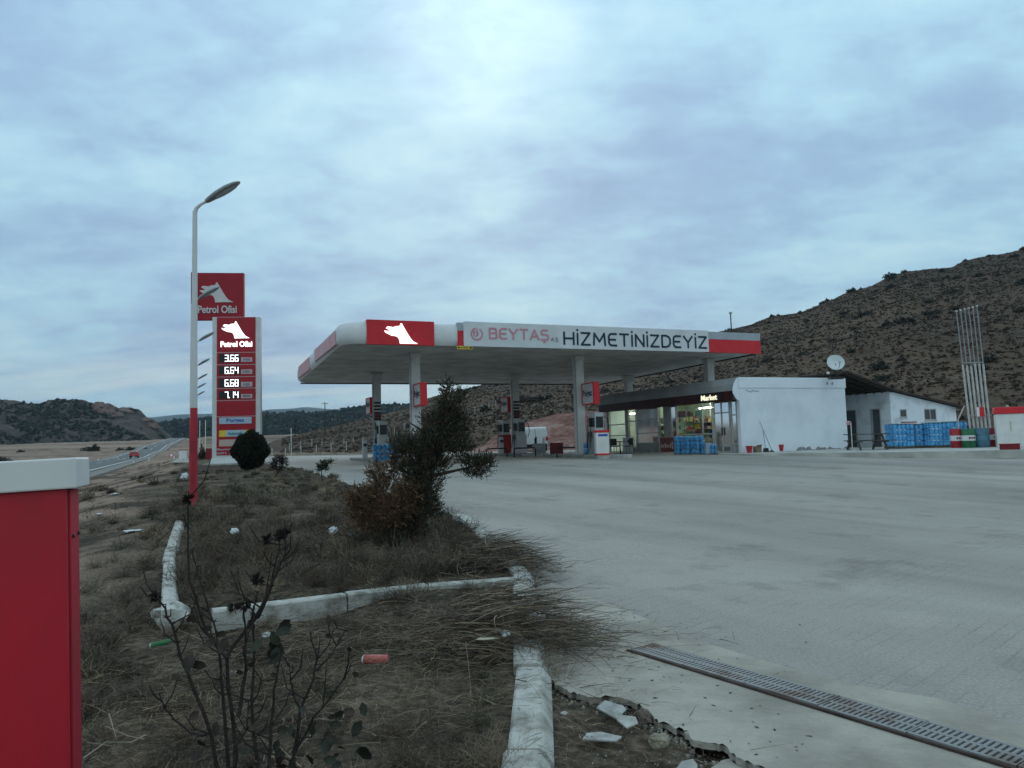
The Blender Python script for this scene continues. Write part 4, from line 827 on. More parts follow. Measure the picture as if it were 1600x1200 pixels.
# dish and aerial on the roof
p = at(1307, 585, 37.5); dsh = thing('satellite_dish', (p.x, p.y, p.z-.12), 'white satellite dish on the corner of the shop roof', 'dish', 0)
MB().tube([(0, .1, -.1), (0, .1, .5), (0, .02, .62)], .03, 8).build('mast', dark_metal, dsh, 1)
vs = []; fs = []; n = 28
for r_, d_ in ((.0, .09), (.12, .085), (.24, .06), (.36, .02), (.42, 0), (.43, -.01)):
    vs += [(r_*math.cos(2*math.pi*j/n), r_*math.sin(2*math.pi*j/n)*1.02, -d_) for j in range(n)]
m = MB(); m.add(vs, [(i*n+j, i*n+(j+1) % n, (i+1)*n+(j+1) % n, (i+1)*n+j) for i in range(5) for j in range(n)]); o = m.build('reflector', M('dish_white', (.55, .6, .62), .4, .05, 3), dsh, 2)
o.location = (0, 0, .62+.12); o.rotation_euler = (math.radians(68), 0, math.radians(-12)); sol = o.modifiers.new('s', 'SOLIDIFY'); sol.thickness = .012
MB().tube([(.02, -.04, .36), (.03, -.35, .5), (.02, -.42, .68)], .012, 6).build('feed_arm', dark_metal, dsh, 1); m = MB(); m.cbox((.02, -.42, .66), (.07, .08, .08)); m.build('receiver', grey_metal, dsh)
m = MB(); m.box(-.35, .35, -.1, .25, -.12, .0); m.build('foot', dark_metal, dsh)
p = at(1303, 585, 38.5); o = MB().tube([(0, 0, 0), (0, 0, at(1303, 530, 38.5).z-p.z)], .022, 6).build('roof_aerial', dark_metal, None, 1, loc=(p.x, p.y, p.z)); tag(o, 'thin dark aerial rod behind the satellite dish', 'antenna')
p = at(1294, 586, 37.4); o = thing('roof_lamp', (p.x, p.y, p.z-.05), 'small white floodlight on the roof beside the dish', 'lamp'); m = MB(); m.cbox((0, 0, .1), (.12, .1, .12), .01, .01); m.build('housing', white_metal, o, bevel=.01); m = MB(); m.cbox((0, 0, 0), (.03, .03, .11)); m.build('stem', dark_metal, o)

# ------------------------------------------------------------------ annexe with lean-to roof
an_ = thing('annexe', W(SS, SY), 'small white annexe under a sloping dark roof', 'building', TH)
ax0 = onT(1393, SY) - SS; ax1 = onT(1495, SY) - SS
def zT(px, py): s_ = onT(px, SY, py); p = W(s_, SY); return at(px, py, p.y).z
zA, zB = zT(1393, 611), zT(1495, 636); z0_ = zT(1320, 583)
wl = M('annexe_wall', (.68, .73, .78), .85, .08, .9, .25, c2=(.38, .4, .42), bscale=9, stops=(.25, .5)); din = M('dark_interior', (.03, .035, .04), .8, .1, 2)
m = MB(); dd = 7.5; w1, w2, wz0, wz1 = 0, 0, 0, 0
def wx(px): return onT(px, SY) - SS
def gable(xs, openings, y0, y1):   # wall strip with real openings, cut into columns
    m = MB(); zt = lambda x: zA + (zB-zA)*(x-ax0)/(ax1-ax0) - .02
    cuts = sorted(set([ax0, ax1] + [v for o in openings for v in o[:2]]))
    for a, b in zip(cuts[:-1], cuts[1:]):
        op = [o for o in openings if o[0] <= a+1e-6 and o[1] >= b-1e-6]
        segs = [(-.1, None)] if not op else [(-.1, op[0][2]), (op[0][3], None)]
        for lo, hi in segs:
            ha, hb = (zt(a), zt(b)) if hi is None else (hi, hi)
            m.add([(a, y0, lo), (b, y0, lo), (b, y1, lo), (a, y1, lo), (a, y0, ha), (b, y0, hb), (b, y1, hb), (a, y1, ha)], [(0, 3, 2, 1), (4, 5, 6, 7), (0, 1, 5, 4), (1, 2, 6, 5), (2, 3, 7, 6), (3, 0, 4, 7)])
    return m
wz = lambda py: zT(1430, py)
ops = [(wx(1407), wx(1418), wz(652), wz(639)), (wx(1445), wx(1464), wz(657), wz(639))]
m = gable(None, ops, 0, .22)
# side wall facing the gap, with two door openings along y
def zy(px): return onS(px, SS+ax0) - SY
d1 = (zy(1377), zy(1361)); d2 = (min(zy(1339), dd-1.2), min(zy(1339), dd-1.2)+1.0)
cuts = [.22, d1[0], d1[1], d2[0], d2[1], dd]
for k, (a, b) in enumerate(zip(cuts[:-1], cuts[1:])):
    lo = 2.15 if k in (1, 3) else -.1; m.box(ax0, ax0+.2, a, b, lo, zA-.03)
m.box(ax0, ax1, dd, dd+.2, -.1, zB-.1); m.box(ax1-.2, ax1, .22, dd, -.1, zB-.04); m.box(ax0-2.4, ax0, dd+.0, dd+.2, -.1, zA+.1)
m.build('wall', wl, an_)
m = MB(); m.box(ax0+.5, ax1-.25, .6, dd-.1, .0, .04); m.box(ax0+1.6, ax0+1.7, .3, dd-.1, .05, 2.1); m.build('interior', din, an_)
for (a, b, c, d) in ops:
    f = MB(); q = .05; f.box(a-.02, b+.02, -.02, .08, c-.06, c); f.box(a, b, .0, .08, c, c+q); f.box(a, b, .0, .08, d-q, d); f.box(a, a+q, .002, .078, c+q, d-q); f.box(b-q, b, .002, .078, c+q, d-q)
    if b-a > .6: f.box((a+b)/2-.03, (a+b)/2+.03, .004, .076, c+q, d-q)
    f = f.build('window', framem, an_); g = MB(); g.box(a+q, b-q, .035, .042, c+q, d-q); g.build('glass', M('dark_glass', (.04, .05, .06), .15, .1, 2, spec=.6), f)
for (a, b) in (d1, d2):
    f = MB(); f.box(ax0-.03, ax0+.1, a, a+.06, .03, 2.15); f.box(ax0-.03, ax0+.1, b-.06, b, .03, 2.15); f.box(ax0-.028, ax0+.098, a+.06, b-.06, 2.09, 2.15); f = f.build('door_frame', framem, an_)
    g = MB(); g.box(ax0+.1, ax0+.14, a+.06, b-.06, .03, 2.09); g.build('door', din if a > 3 else M('door_grey', (.1, .12, .14), .5, .1, 3), f)
rf = M('roof_dark', (.05, .04, .035), .8, .25, 4, .5); m = MB(); xa, xb = -1.8 + SWd - .25, ax1+.4; za = z0_+.15*0; sl = (zB-zA)/(ax1-ax0)
zr = lambda x: zA + sl*(x-ax0) + .02
xL = SWd + .03; y0r, y1r = -.25, dd+.4
zfun = lambda x: min(zr(x), z0_ + .05 + (zr(ax0)-z0_-.05)*(x-xL)/(ax0-xL)) if x < ax0 else zr(x)
pts = [xL, ax0, ax1+.45]; m = MB(); vs = []
for x in pts: z = zfun(x) if x >= ax0 else z0_; vs += [(x, y0r, z), (x, y1r, z), (x, y1r, z+.1), (x, y0r, z+.1)]
m.add(vs, [(0, 1, 2, 3), (8, 11, 10, 9)] + [(i*4+j, i*4+(j+1) % 4, (i+1)*4+(j+1) % 4, (i+1)*4+j) for i in range(2) for j in range(4)]); m.build('roof', rf, an_)
m = MB()
for k in range(14):
    y = y0r + .1 + k*.55
    if y < y1r: m.add([(xL, y, z0_-.1), (xL, y+.07, z0_-.1), (ax0, y+.07, zr(ax0)-.1), (ax0, y, zr(ax0)-.1), (xL, y, z0_-.002), (xL, y+.07, z0_-.002), (ax0, y+.07, zr(ax0)-.002), (ax0, y, zr(ax0)-.002)], [(0, 3, 2, 1), (4, 5, 6, 7), (0, 1, 5, 4), (1, 2, 6, 5), (2, 3, 7, 6), (3, 0, 4, 7)])
m.build('rafter', bark, an_)['kind'] = 'stuff'

# ------------------------------------------------------------------ things on the pavement and by the wall
def on_pav(px, py): return G(px, py, PZ)
def bucket(px, py, label):
    p = on_pav(px, py); o = thing('bucket', p, label, 'bucket', 0, 'red buckets by the white wall')
    MB().lathe([(.11, 0), (.155, .3), (.165, .31), (.165, .33), (.145, .33), (.1, .02)], n=18).build('pail', M('bucket_red', (.5, .03, .04), .4, .1, 4), o, 1)
    MB().tube([(.155*math.cos(a), .0, .3-.16*math.sin(a)) for a in np.linspace(0, math.pi, 9)], .005, 5).build('handle', grey_metal, o, 1).location = (0, -.03, 0)
bucket(1171, 707.5, 'red bucket left of the cardboard box by the white wall'); bucket(1220, 705, 'red bucket right of the leaning mop')
p = on_pav(1186, 707); o = thing('cardboard_box', p, 'small brown cardboard box between the red bucket and the dustpan', 'box', .3); bxm = M('cardboard', (.22, .17, .12), .9, .15, 6)
m = MB(); m.box(-.16, .16, 0, .24, 0, .3); m.build('body', bxm, o); m = MB(); m.add([(-.16, 0, .3), (.16, 0, .3), (.14, -.1, .38), (-.14, -.1, .36)], [(0, 1, 2, 3)]); m.build('flap', bxm, o)
p = on_pav(1197, 706.5); o = thing('dustpan', p, 'black dustpan with a thin upright handle by the white wall', 'dustpan', 0); m = MB(); m.box(-.12, .12, -.1, .1, 0, .2, .02, .04); m.build('pan', black, o); MB().tube([(0, .05, .15), (-.06, .12, 1.05)], .011, 6).build('handle', dark_metal, o, 1)
p = on_pav(1206, 706.5); o = thing('mop', p, 'mop leaning on the white wall with its handle tilted left', 'mop', 0); MB().tube([(.02, 0, .05), (-.33, .55, 1.5)], .012, 6).build('handle', dark_metal, o, 1); m = MB(); m.lathe([(.02, .12), (.07, .08), (.16, .0)], n=12); m.build('mop_head', M('mop_grey', (.1, .1, .1), 1, .2, 20), o)
# picnic table
p = on_pav(1363, 703); pt = thing('picnic_table', p + Vector((0, .5, 0)), 'grey wooden picnic table in front of the annexe doors', 'table', .0); wd = M('weathered_wood', (.085, .078, .066), .85, .25, 6, .3, sv=(1, 6, 6))
m = MB(); [m.box(-.95, .95, -.36+k*.148, -.36+k*.148+.135, .72, .76) for k in range(5)]; m.build('tabletop', wd, pt)
for yy in (-.78, .55): m = MB(); m.box(-.75+(.3 if yy < 0 else 0), .75+(.3 if yy < 0 else 0), yy, yy+.24, .42, .46); m.build('bench', wd, pt)
for xx in (-.62, .62):
    for sy in (-1, 1): MB().tube([(xx, sy*.22, .72), (xx+.0, sy*.7, 0)], .05, 4).build('leg', wd, pt)
    MB().tube([(xx+.05, -.72, .39), (xx+.05, .74, .39)], .045, 4).build('cross_beam', wd, pt)
# hose stand
p = on_pav(1332, 704); o = thing('hose_stand', p, 'thin white stand with a small pink plate near the picnic table', 'stand', 0)
MB().tube([(0, 0, 0), (0, 0, 1.32), (-.06, 0, 1.36), (-.26, 0, 1.36)], .018, 8).build('post', white_metal, o, 1); m = MB(); m.box(-.22, -.06, -.02, -.005, 1.2, 1.34); m.build('plate', M('pink_plate', (.55, .25, .27), .5, .1, 4), o); m = MB(); m.box(-.12, .12, -.12, .12, 0, .12, .02, .02); m.build('foot', concrete, o)
# wrapped pallets of blue jugs
GPB = 'pallets of blue water jugs on the pavement'
film = M('blue_film', (.12, .4, .68), .3, .3, 2.2, .5, c2=(.05, .24, .5), bscale=14)
def pallet(pa, pb, pyb, D, label, zt):
    a = at(pa, 700, D); b = at(pb, 700, D); w_ = b.x-a.x; o = thing('water_pallet', (a.x, a.y, PZ), label, 'water jugs', .03, GPB)
    m = MB(); m.box(0, w_, 0, 1.0, .02, .1); [m.box(x, x+.1, 0, 1.0, -.0, .02) for x in (0, w_/2, w_-.1)]; m.build('pallet', M('pallet_wood', None), o)
    n = max(2, round(w_/.21)); nz = 4; hz_ = (zt-PZ-.12)/nz; jd = w_/n; jm = MB()
    for k in range(nz):
        for i in range(n):
            for j in range(4): 
                if 0 < j and 0 < i and k < nz-1: continue
                jm.lathe([(jd*.42, 0), (jd*.5, .02), (jd*.5, hz_*.42), (jd*.44, hz_*.47), (jd*.5, hz_*.52), (jd*.5, hz_*.78), (jd*.2, hz_*.97)], ((i+.5)*jd, (j+.5)*.24, .1+k*hz_), 9)
    jm.build('jug', film, o, 1); 
    m = MB(); m.box(.02, w_-.02, .0, .95, .1+nz*hz_, .12+nz*hz_); m.build('cover_sheet', M('cap_sheet', (.35, .4, .45), .5, .2, 5), o); return o
zj = at(1430, 661, 35).z
pallet(1399, 1432, 699, 35.4, 'leftmost pallet of blue jugs below the annexe windows', zj); pallet(1432, 1454, 699, 35.8, 'darker pallet of blue jugs, second from the left', zj-.03); pallet(1457, 1489, 698, 35.2, 'pallet of blue jugs just left of the red barrel', zj+.02); pallet(1489, 1516, 694, 37.6, 'pallet of blue jugs behind the red and green barrels', zj+.06)
p = at(1420, 660.5, 35.9); o = thing('crate_lid', (p.x, p.y, zj+.02), 'small faded red tray lying on the leftmost pallet of blue jugs', 'tray'); m = MB(); m.box(-.3, .3, -.2, .2, .0, .05, .02, .02); m.build('tray', M('faded_tray', (.4, .15, .15), .6, .1, 4), o); m = MB(); m.box(-.31, .31, -.21, .21, .05, .065); m.build('rim', M('faded_tray', None), o)
# barrels
def barrel(pa, pb, c, band, label, D=34.3, open_=False):
    a, b = at(pa, 690, D), at(pb, 690, D); r = (b.x-a.x)/2; o = thing('oil_barrel', ((a.x+b.x)/2, a.y, PZ), label, 'barrel', 0, 'oil barrels on the pavement'); h_ = .88
    prof = [(r*.97, 0), (r, .02), (r, .29), (r*1.03, .3), (r, .315), (r, .58), (r*1.03, .59), (r, .605), (r, h_-.02), (r*.98, h_)]
    MB().lathe(prof, n=24).build('drum', c, o, 1)
    if band:
        MB().lathe([(r*1.008, .325), (r*1.008, .57)], n=24).build('band', band, o, 1)
        for k, xx in enumerate((-.1, 0, .1)):
            m = MB(); m.box(xx-.035, xx+.035, -r*1.02, -r*1.0+.01, .41, .49); m.build('band_mark', dark_red if c is not navy else navy, o)
    if open_: MB().lathe([(r*.94, h_-.01), (r*1.02, h_-.0), (r*1.02, h_+.02), (r*.94, h_+.02)], n=24).build('rim', grey_metal, o, 1)
    else:
        m = MB(); m.lathe([(.03, h_), (.03, h_+.02), (.01, h_+.025)], (r*.5, 0, 0), 8); m.build('bung', grey_metal, o)
navy = M('navy_mark', (.02, .04, .2), .5, 0)
barrel(1486, 1503.5, M('barrel_red', (.4, .03, .04), .4, .2, 4), white_paint, 'red oil barrel with a white band beside the blue pallets')
barrel(1504, 1523, M('barrel_green', (.03, .16, .08), .45, .2, 4), white_paint, 'green oil barrel with a white band', D=33.9)
barrel(1522, 1545, M('barrel_blue', (.09, .2, .28), .5, .2, 4), None, 'plain grey blue open barrel', D=34.0, open_=True)
barrel(1544, 1561, M('barrel_crimson', (.3, .02, .04), .4, .2, 4), white_paint, 'crimson barrel beside the white kiosk', D=34.4)
# vent pipes
vp_ = thing('vent_pipes', at(1530, 697, 36.5)*Vector((1, 1, 0)).length if False else Vector((at(1530, 697, 36.5).x, 36.5, PZ)), 'rack of six tall white vent pipes leaning left behind the barrels', 'pipes', 0)
o0 = vp_.location
for k in range(6):
    bpx = 1519+k*6.2; tpx = 1494.5+k*6.4; tpy = 487-k*1.6; mp_ = .42
    a = at(bpx, 697, 36.5) ; b = at(tpx, tpy, 36.5); a.z = PZ; a -= o0; b -= o0; c = a.lerp(b, .6-.01*(k % 3))
    MB().tube([a, c], .048, 8).build('pipe', M('pipe_white', (.5, .49, .48), .5, .12, 3), vp_, 1)
    MB().tube([c, b], .026, 8).build('upper_pipe', M('pipe_grey', (.27, .28, .3), .5, .1, 3), vp_, 1); MB().lathe([(.03, -.03), (.06, 0), (.05, .05), (.01, .07)], b, 8).build('cap', M('pipe_white', None), vp_, 1)
for py, w0, w1 in ((567, 1503.5, 1535), (650, 1515, 1549)):
    a, b = at(w0, py, 36.44)-o0, at(w1, py-1, 36.44)-o0; MB().tube([a, b], .025, 6).build('cross_bar', grey_metal, vp_, 1)
a = at(1526.5, 651, 36.3)-o0; b = at(1537, 636, 36.3)-o0; xm = (a.x*.65+b.x*.35)
m = MB(); m.box(xm, b.x, a.y-.02, a.y, a.z, b.z); sgn = m.build('sign_plate', cred, vp_); m = MB(); m.box(a.x, xm, a.y-.02, a.y, a.z, b.z); m.build('plate_edge', white_paint, sgn)
p = at(1497, 655, 36); q = at(1507, 634, 36); o = MB().tube([(0, 0, -1.0), (0, 0, 0), (q.x-p.x, 0, q.z-p.z)], [.03, .03, .025], 8).build('slanted_rod', M('pipe_white', None), None, 1, loc=p); tag(o, 'short white rod slanting up right of the annexe roof', 'rod')
# kiosk at the right edge
a = at(1559, 700, 33.2); b = at(1600, 700, 33.2); kz = at(1580, 636, 33.2).z; o = thing('kiosk', (a.x, a.y, PZ), 'white cabinet with a red top at the right edge of the photo', 'cabinet', -.5); w_ = (b.x-a.x)*.98
m = MB(); m.box(0, w_, 0, .9, 0, kz-PZ-.3); m.build('body', white_paint, o, bevel=.02); m = MB(); m.box(-.05, w_+.05, -.06, .96, kz-PZ-.3, kz-PZ, .03, .03); m.build('red_top', cred, o, bevel=.03)
m = MB(); m.box(w_*.45, w_*.5, -.01, 0, .7, 1.15); m.build('door_slot', M('pale_yellow', (.5, .48, .35), .6, .1, 4), o)
m = MB(); m.lathe([(.08, 0), (.06, .06), (.02, .1)], (w_*.45, .4, kz-PZ), 8); m.build('roof_knob', concrete, o)
p = G(1582, 702.5, PZ); o = thing('tool_box', p, 'low dark red box at the foot of the white cabinet', 'box', .05); m = MB(); m.box(-.35, .33, 0, .25, 0, .2); m.build('body', dark_red, o, bevel=.01); m = MB(); m.box(-.37, .35, -.02, .27, .2, .24); m.build('lid', pump_red, o, bevel=.01)
# front of shop
p = at(1043, 706, 40.0); rk = thing('poster_rack', (p.x, p.y, .03), 'dark poster board leaning before the shop window', 'board', .15); w_ = 23/F*40
m = MB(); m.box(-w_/2, w_/2, 0, .05, .04, .84); m.build('board', M('poster_wine', (.07, .012, .014), .4, .3, 8), rk)
m = MB(); m.box(-w_/2-.03, -w_/2, -.01, .06, 0, .87); m.box(w_/2, w_/2+.03, -.01, .06, 0, .87); m.box(-w_/2, w_/2, -.01, .06, .84, .87); m.box(-w_/2, w_/2, -.01, .06, .02, .05); m.build('frame', M('rack_frame', (.3, .2, .2), .5, .1, 4), rk)
m = MB(); R = random.Random(4)
for k in range(7): xx = -w_/2+.06+k*.1; h_ = R.uniform(.15, .5); m.box(xx, xx+.05, -.006, 0, .35-h_*.3, .35+h_*.6)
m.build('poster_print', M('print_pale', (.35, .25, .25), .5, .3, 10), rk)
for px, D, lb, w_, h_ in ((984.5, 43.5, 'white bin before the left shop windows', .5, .85), (1152, 36.6, 'white bin at the corner of the shop', .32, .78)):
    p = at(px, 705, D); o = thing('litter_bin', (p.x, p.y, .03), lb, 'bin', .2, 'white bins along the shop front'); m = MB(); m.box(-w_/2, w_/2, 0, w_, 0, h_, .0, .0); m.build('body', pump_w, o, bevel=.03); m = MB(); m.box(-w_*.25, w_*.25, -.01, 0, h_-.28, h_-.1); m.build('slot', black, o); m = MB(); m.box(-w_/2-.02, w_/2+.02, -.02, w_+.02, h_, h_+.06, .03, .03); m.build('lid', pump_w, o)
# garden table and chairs by the air cabinet
p = at(962, 709, 41.5); chm = M('chair_black', (.02, .02, .022), .5, .1, 3)
def chair(p, rz, lb):
    o = thing('chair', p, lb, 'chair', rz, 'dark chairs outside the shop')
    m = MB(); m.box(-.22, .22, -.2, .22, .42, .46); m.build('seat', chm, o); m = MB(); m.box(-.21, .21, .2, .23, .5, .88); m.build('backrest', chm, o)
    for sx in (-.2, .2):
        for sy in (-.18, .2): MB().tube([(sx, sy, .44), (sx*1.15, sy*1.3, 0)], .015, 6).build('leg', chm, o)
        MB().tube([(sx, .21, .44), (sx, .23, .88)], .015, 6).build('back_post', chm, o)
chair((p.x, p.y, .0), .4, 'dark chair just right of the air and water cabinet'); chair((p.x+.75, p.y+.3, .0), -1.2, 'dark chair left of the white bin at the shop windows')
o = thing('side_table', (p.x+.35, p.y+.6, 0), 'round dark table between the chairs outside the shop', 'table'); MB().lathe([(.35, .68), (.36, .7), (.35, .72)], n=18).build('tabletop', dark_red, o); MB().tube([(0, 0, 0), (0, 0, .68)], .03, 8).build('leg', chm, o)
# ------------------------------------------------------------------ foliage builders
def leaves(C, A, B, T):      # quads centred C with half axes A (length) and B (width); T tip taper
    n = len(C); V = np.stack([C-A, C-A*.1+B, C+A, C-A*.1-B], 1).reshape(-1, 3); return V, np.arange(4*n).reshape(-1, 4)
def unit(v): return v/np.maximum(1e-9, np.linalg.norm(v, axis=-1, keepdims=True))
def spray_cloud(lobes, per, leaf, rs, up=.5, L=.11, nl=8, inner=.35):
    Cs, As, Bs = [], [], []
    for (c, r, wgt) in lobes:
        n = int(per*wgt); d = unit(rs.normal(size=(n, 3))); rad = rs.uniform(inner, 1, (n, 1))**.6
        # ragged outline
        rag = 1 + .22*np.sin(d[:, :1]*7+c[0]*9)*np.cos(d[:, 2:]*6+c[2]*5) + rs.normal(size=(n, 1))*.07
        base = np.array(c) + d*np.array(r)*rad*rag
        dr = unit(d*np.array([1, 1, .5])*.8 + np.array([0, 0, up]) + rs.normal(size=(n, 3))*.35)
        ln = L*rs.uniform(.5, 1.3, (n, 1))
        for k in range(nl):
            u = (k+rs.uniform(0, 1, (n, 1)))/nl; side = unit(rs.normal(size=(n, 3)))
            ax = unit(dr + side*.7); Cs.append(base + dr*ln*u + side*leaf*.35*(1.3-u)); As.append(ax*leaf*rs.uniform(.6, 1.2, (n, 1))); Bs.append(unit(np.cross(ax, rs.normal(size=(n, 3))))*leaf*.34)
    return leaves(np.vstack(Cs), np.vstack(As), np.vstack(Bs), 0)
jb = G(655, 862); JD = jb.y; jx = JD/F
jt = thing('juniper_tree', jb, 'scraggly juniper with a dark green crown and a browned left side in the planting bed', 'tree')
def J(px, py, dy=0.): p = at(px, py, JD+dy); return (p.x-jb.x, p.y-jb.y, p.z-jb.z)
def lobe(px, py, rx, rz, w_=1, dy=0., ry=None): return (J(px, py, dy), (rx*jx, (ry or (rx+rz)/2*.8)*jx, rz*jx), w_)
rs = np.random.default_rng(3)
green = [lobe(699, 612, 8, 20, .2), lobe(702, 640, 22, 20, .55), lobe(722, 620, 8, 12, .12), lobe(690, 662, 34, 22, 1), lobe(715, 668, 20, 24, .6, .1), lobe(680, 690, 42, 20, 1.2, -.1), lobe(718, 700, 18, 18, .5), lobe(662, 705, 30, 22, .9, .15), lobe(672, 725, 34, 18, 1),
         lobe(742, 722, 22, 8, .35), lobe(758, 727, 13, 13, .3, .1), lobe(735, 738, 9, 12, .15), lobe(750, 742, 9, 8, .12), lobe(664, 755, 28, 20, .9, .1), lobe(655, 775, 30, 20, .8), lobe(672, 795, 18, 20, .5, .1), lobe(650, 800, 24, 22, .7), lobe(645, 825, 20, 18, .6), lobe(652, 842, 14, 12, .35), lobe(628, 700, 20, 22, .45), lobe(640, 735, 22, 20, .5), lobe(605, 842, 18, 18, .5, -.1), lobe(598, 822, 12, 14, .25)]
V, Q = spray_cloud(green, 500, .019, rs, .7, .13, 9, .1); npmesh('green_foliage', V, Q, [foliage_dark, foliage_green, foliage_brown], jt, rs.choice(3, len(Q), p=[.5, .34, .16]))
brown = [lobe(590, 740, 16, 14, .35), lobe(622, 722, 12, 18, .3, .1), lobe(605, 768, 34, 22, 1), lobe(573, 790, 26, 26, .8, .1), lobe(620, 800, 26, 24, .7, -.1), lobe(556, 800, 16, 16, .3), lobe(578, 815, 24, 14, .5), lobe(600, 815, 22, 18, .5), lobe(555, 775, 14, 12, .25), lobe(632, 775, 20, 24, .5, -.15)]
V, Q = spray_cloud(brown, 520, .019, rs, .25, .12, 9, .15); npmesh('brown_foliage', V, Q, [foliage_brown, foliage_dark], jt, rs.choice(2, len(Q), p=[.8, .2]))
m = MB()
def limb(m, pts, r0, r1, n=7): m.tube(pts, list(np.linspace(r0, r1, len(pts))), n)
limb(m, [J(655, 872), J(653, 845), J(658, 800), J(665, 760), J(672, 720), J(683, 680), J(693, 645), J(699, 605)], .085, .012, 9)
for pts in ([J(657, 810), J(630, 800), J(605, 780), J(585, 745)], [J(655, 830), J(620, 825), J(585, 805), J(555, 790)], [J(668, 745), J(700, 738), J(735, 730), J(765, 722)], [J(652, 842), J(625, 846), J(600, 845)], [J(672, 715), J(700, 700), J(720, 685)], [J(662, 775), J(635, 750), J(622, 722)], [J(680, 685), J(655, 670), J(640, 660)]): limb(m, pts, .03, .006)
m.build('trunk', bark, jt, 1)

rb_ = G(391, 736, 0.); rt = thing('round_bush', (rb_.x, rb_.y, -.02), 'dense round clipped dark thuja bush before the price totem', 'bush'); s1 = rb_.y/F
n = 15000; d = unit(rs.normal(size=(n, 3))); prof = np.where(d[:, 2] < 0, 1-.35*np.abs(d[:, 2])**1.5, 1-.04*d[:, 2])[:, None]
rad = rs.uniform(.7, 1.0, (n, 1))*(1+.09*np.sin(d[:, :1]*7+1)*np.cos(d[:, 2:]*6)+.05*rs.normal(size=(n, 1))*(rs.uniform(0, 1, (n, 1)) < .15)); Cn = d*rad*np.array([28*s1, 28*s1, 32*s1])*np.hstack([prof, prof, np.ones((n, 1))]) + np.array([0, 0, 31*s1])
ax = unit(d*.5 + np.array([0, 0, .8]) + rs.normal(size=(n, 3))*.4); V, Q = leaves(Cn, ax*.05, unit(np.cross(ax, rs.normal(size=(n, 3))))*.022, 0); npmesh('foliage', V, Q, M('thuja_dark', (.012, .018, .01), .75, .35, 9), rt)
MB().tube([(0, 0, -.1), (0, 0, .6)], .06, 8).build('trunk', bark, rt, 1)
def small_shrub(px, py, lob, label, mat, stem, leaf=.028, per=160, name='garden_shrub'):
    b_ = G(px, py); t = thing(name, b_, label, 'shrub'); s1 = b_.y/F
    def Jp(a, c, dy=0): p = at(a, c, b_.y+dy); return (p.x-b_.x, p.y-b_.y, p.z-b_.z)
    lb = [(Jp(a, c), (rx*s1, (rx+rz)/2*s1, rz*s1), w_) for a, c, rx, rz, w_ in lob]
    V, Q = spray_cloud(lb, per, leaf, rs, .4, .1, 6, .1); npmesh('foliage', V, Q, mat, t)
    m = MB()
    for pts in stem: limb(m, [Jp(*q) for q in pts], .022, .007, 6)
    m.build('stem', bark, t, 1); return t
small_shrub(432, 750, [(436, 718, 9, 8, 1), (428, 724, 5, 9, .5), (444, 722, 5, 9, .6), (434, 732, 9, 6, .7)], 'small dark leggy shrub right of the round bush', M('leaf_dark_red', (.035, .024, .02), .8, .3, 9), [[(428, 750), (431, 742), (436, 732), (438, 720)], [(431, 742), (436, 738), (443, 722)]])
small_shrub(504, 756, [(504, 727, 8, 3.5, .6), (513, 722, 9, 3, .4), (500, 733, 4, 4, .35), (508, 732, 6, 4, .4)], 'tiny windswept sapling on the edge of the bed beside the forecourt', M('leaf_sap', (.03, .045, .02), .8, .3, 9), [[(504, 757), (503, 745), (502, 735), (505, 727), (515, 722)]], name='sapling')

# ------------------------------------------------------------------ shrubs on the right hill
def shrub_mesh(name, seed, n=260, mat=None):
    r_ = np.random.default_rng(seed); d = unit(r_.normal(size=(n, 3))); d[:, 2] = np.abs(d[:, 2]); C_ = d*r_.uniform(.25, 1, (n, 1))*np.array([1, 1, .75])*(1+.25*np.sin(d[:, :1]*5+seed))
    ax = unit(d+r_.normal(size=(n, 3))*.6); V, Q = leaves(C_, ax*.2, unit(np.cross(ax, r_.normal(size=(n, 3))))*.12, 0)
    o = npmesh(name, V, Q, mat or shrubm); return o
shrubm = M('shrub_dark', (.042, .043, .031), .85, .4, 3); shrubb = M('shrub_brown', (.05, .042, .032), .9, .35, 3)
protos = [shrub_mesh('hillside_shrub', k, mat=shrubm if k % 3 else shrubb) for k in range(4)]; used = set()
GH = 'shrubs scattered over the hillside'; R = random.Random(21); nxr, ndr = VR.shape[:2]; cnt = 0
def put_shrub(x, y, z, r, label, zs=1):
    k = R.randrange(4)
    if k in used: o = protos[k].copy(); col.objects.link(o)
    else: o = protos[k]; used.add(k)
    o.location = (x, y, z-.1*r); o.scale = (r, r, r*zs); o.rotation_euler.z = R.uniform(0, 6); tag(o, label, 'shrub', GH)
lbn = 'low dark shrub growing on the brown hillside behind the station'
pxr = np.linspace(330, 2700, 420); top = int(ndr*.72)
def hill_at(px, u): a = (px-330)/(2700-330)*(nxr-1); k = u*top; i0, k0 = int(a), int(min(k, ndr-2)); fa, fk = a-i0, k-k0; return VR[i0, k0]*(1-fa)*(1-fk)+VR[i0+1, k0]*fa*(1-fk)+VR[i0, k0+1]*(1-fa)*fk+VR[i0+1, k0+1]*fa*fk
while cnt < 190:
    px = R.choice([R.uniform(1120, 1640), R.uniform(1120, 1640), R.uniform(620, 1120)]); u = R.uniform(.12, .99)**.8; p = hill_at(px, u)
    if float(fbm(p[0], p[1], .03, 3, 4)) < -.05 and R.random() < .7: continue
    put_shrub(*p, R.choice([.35, .45, .6, .8, 1.1, 1.4])*R.uniform(.8, 1.2), lbn); cnt += 1
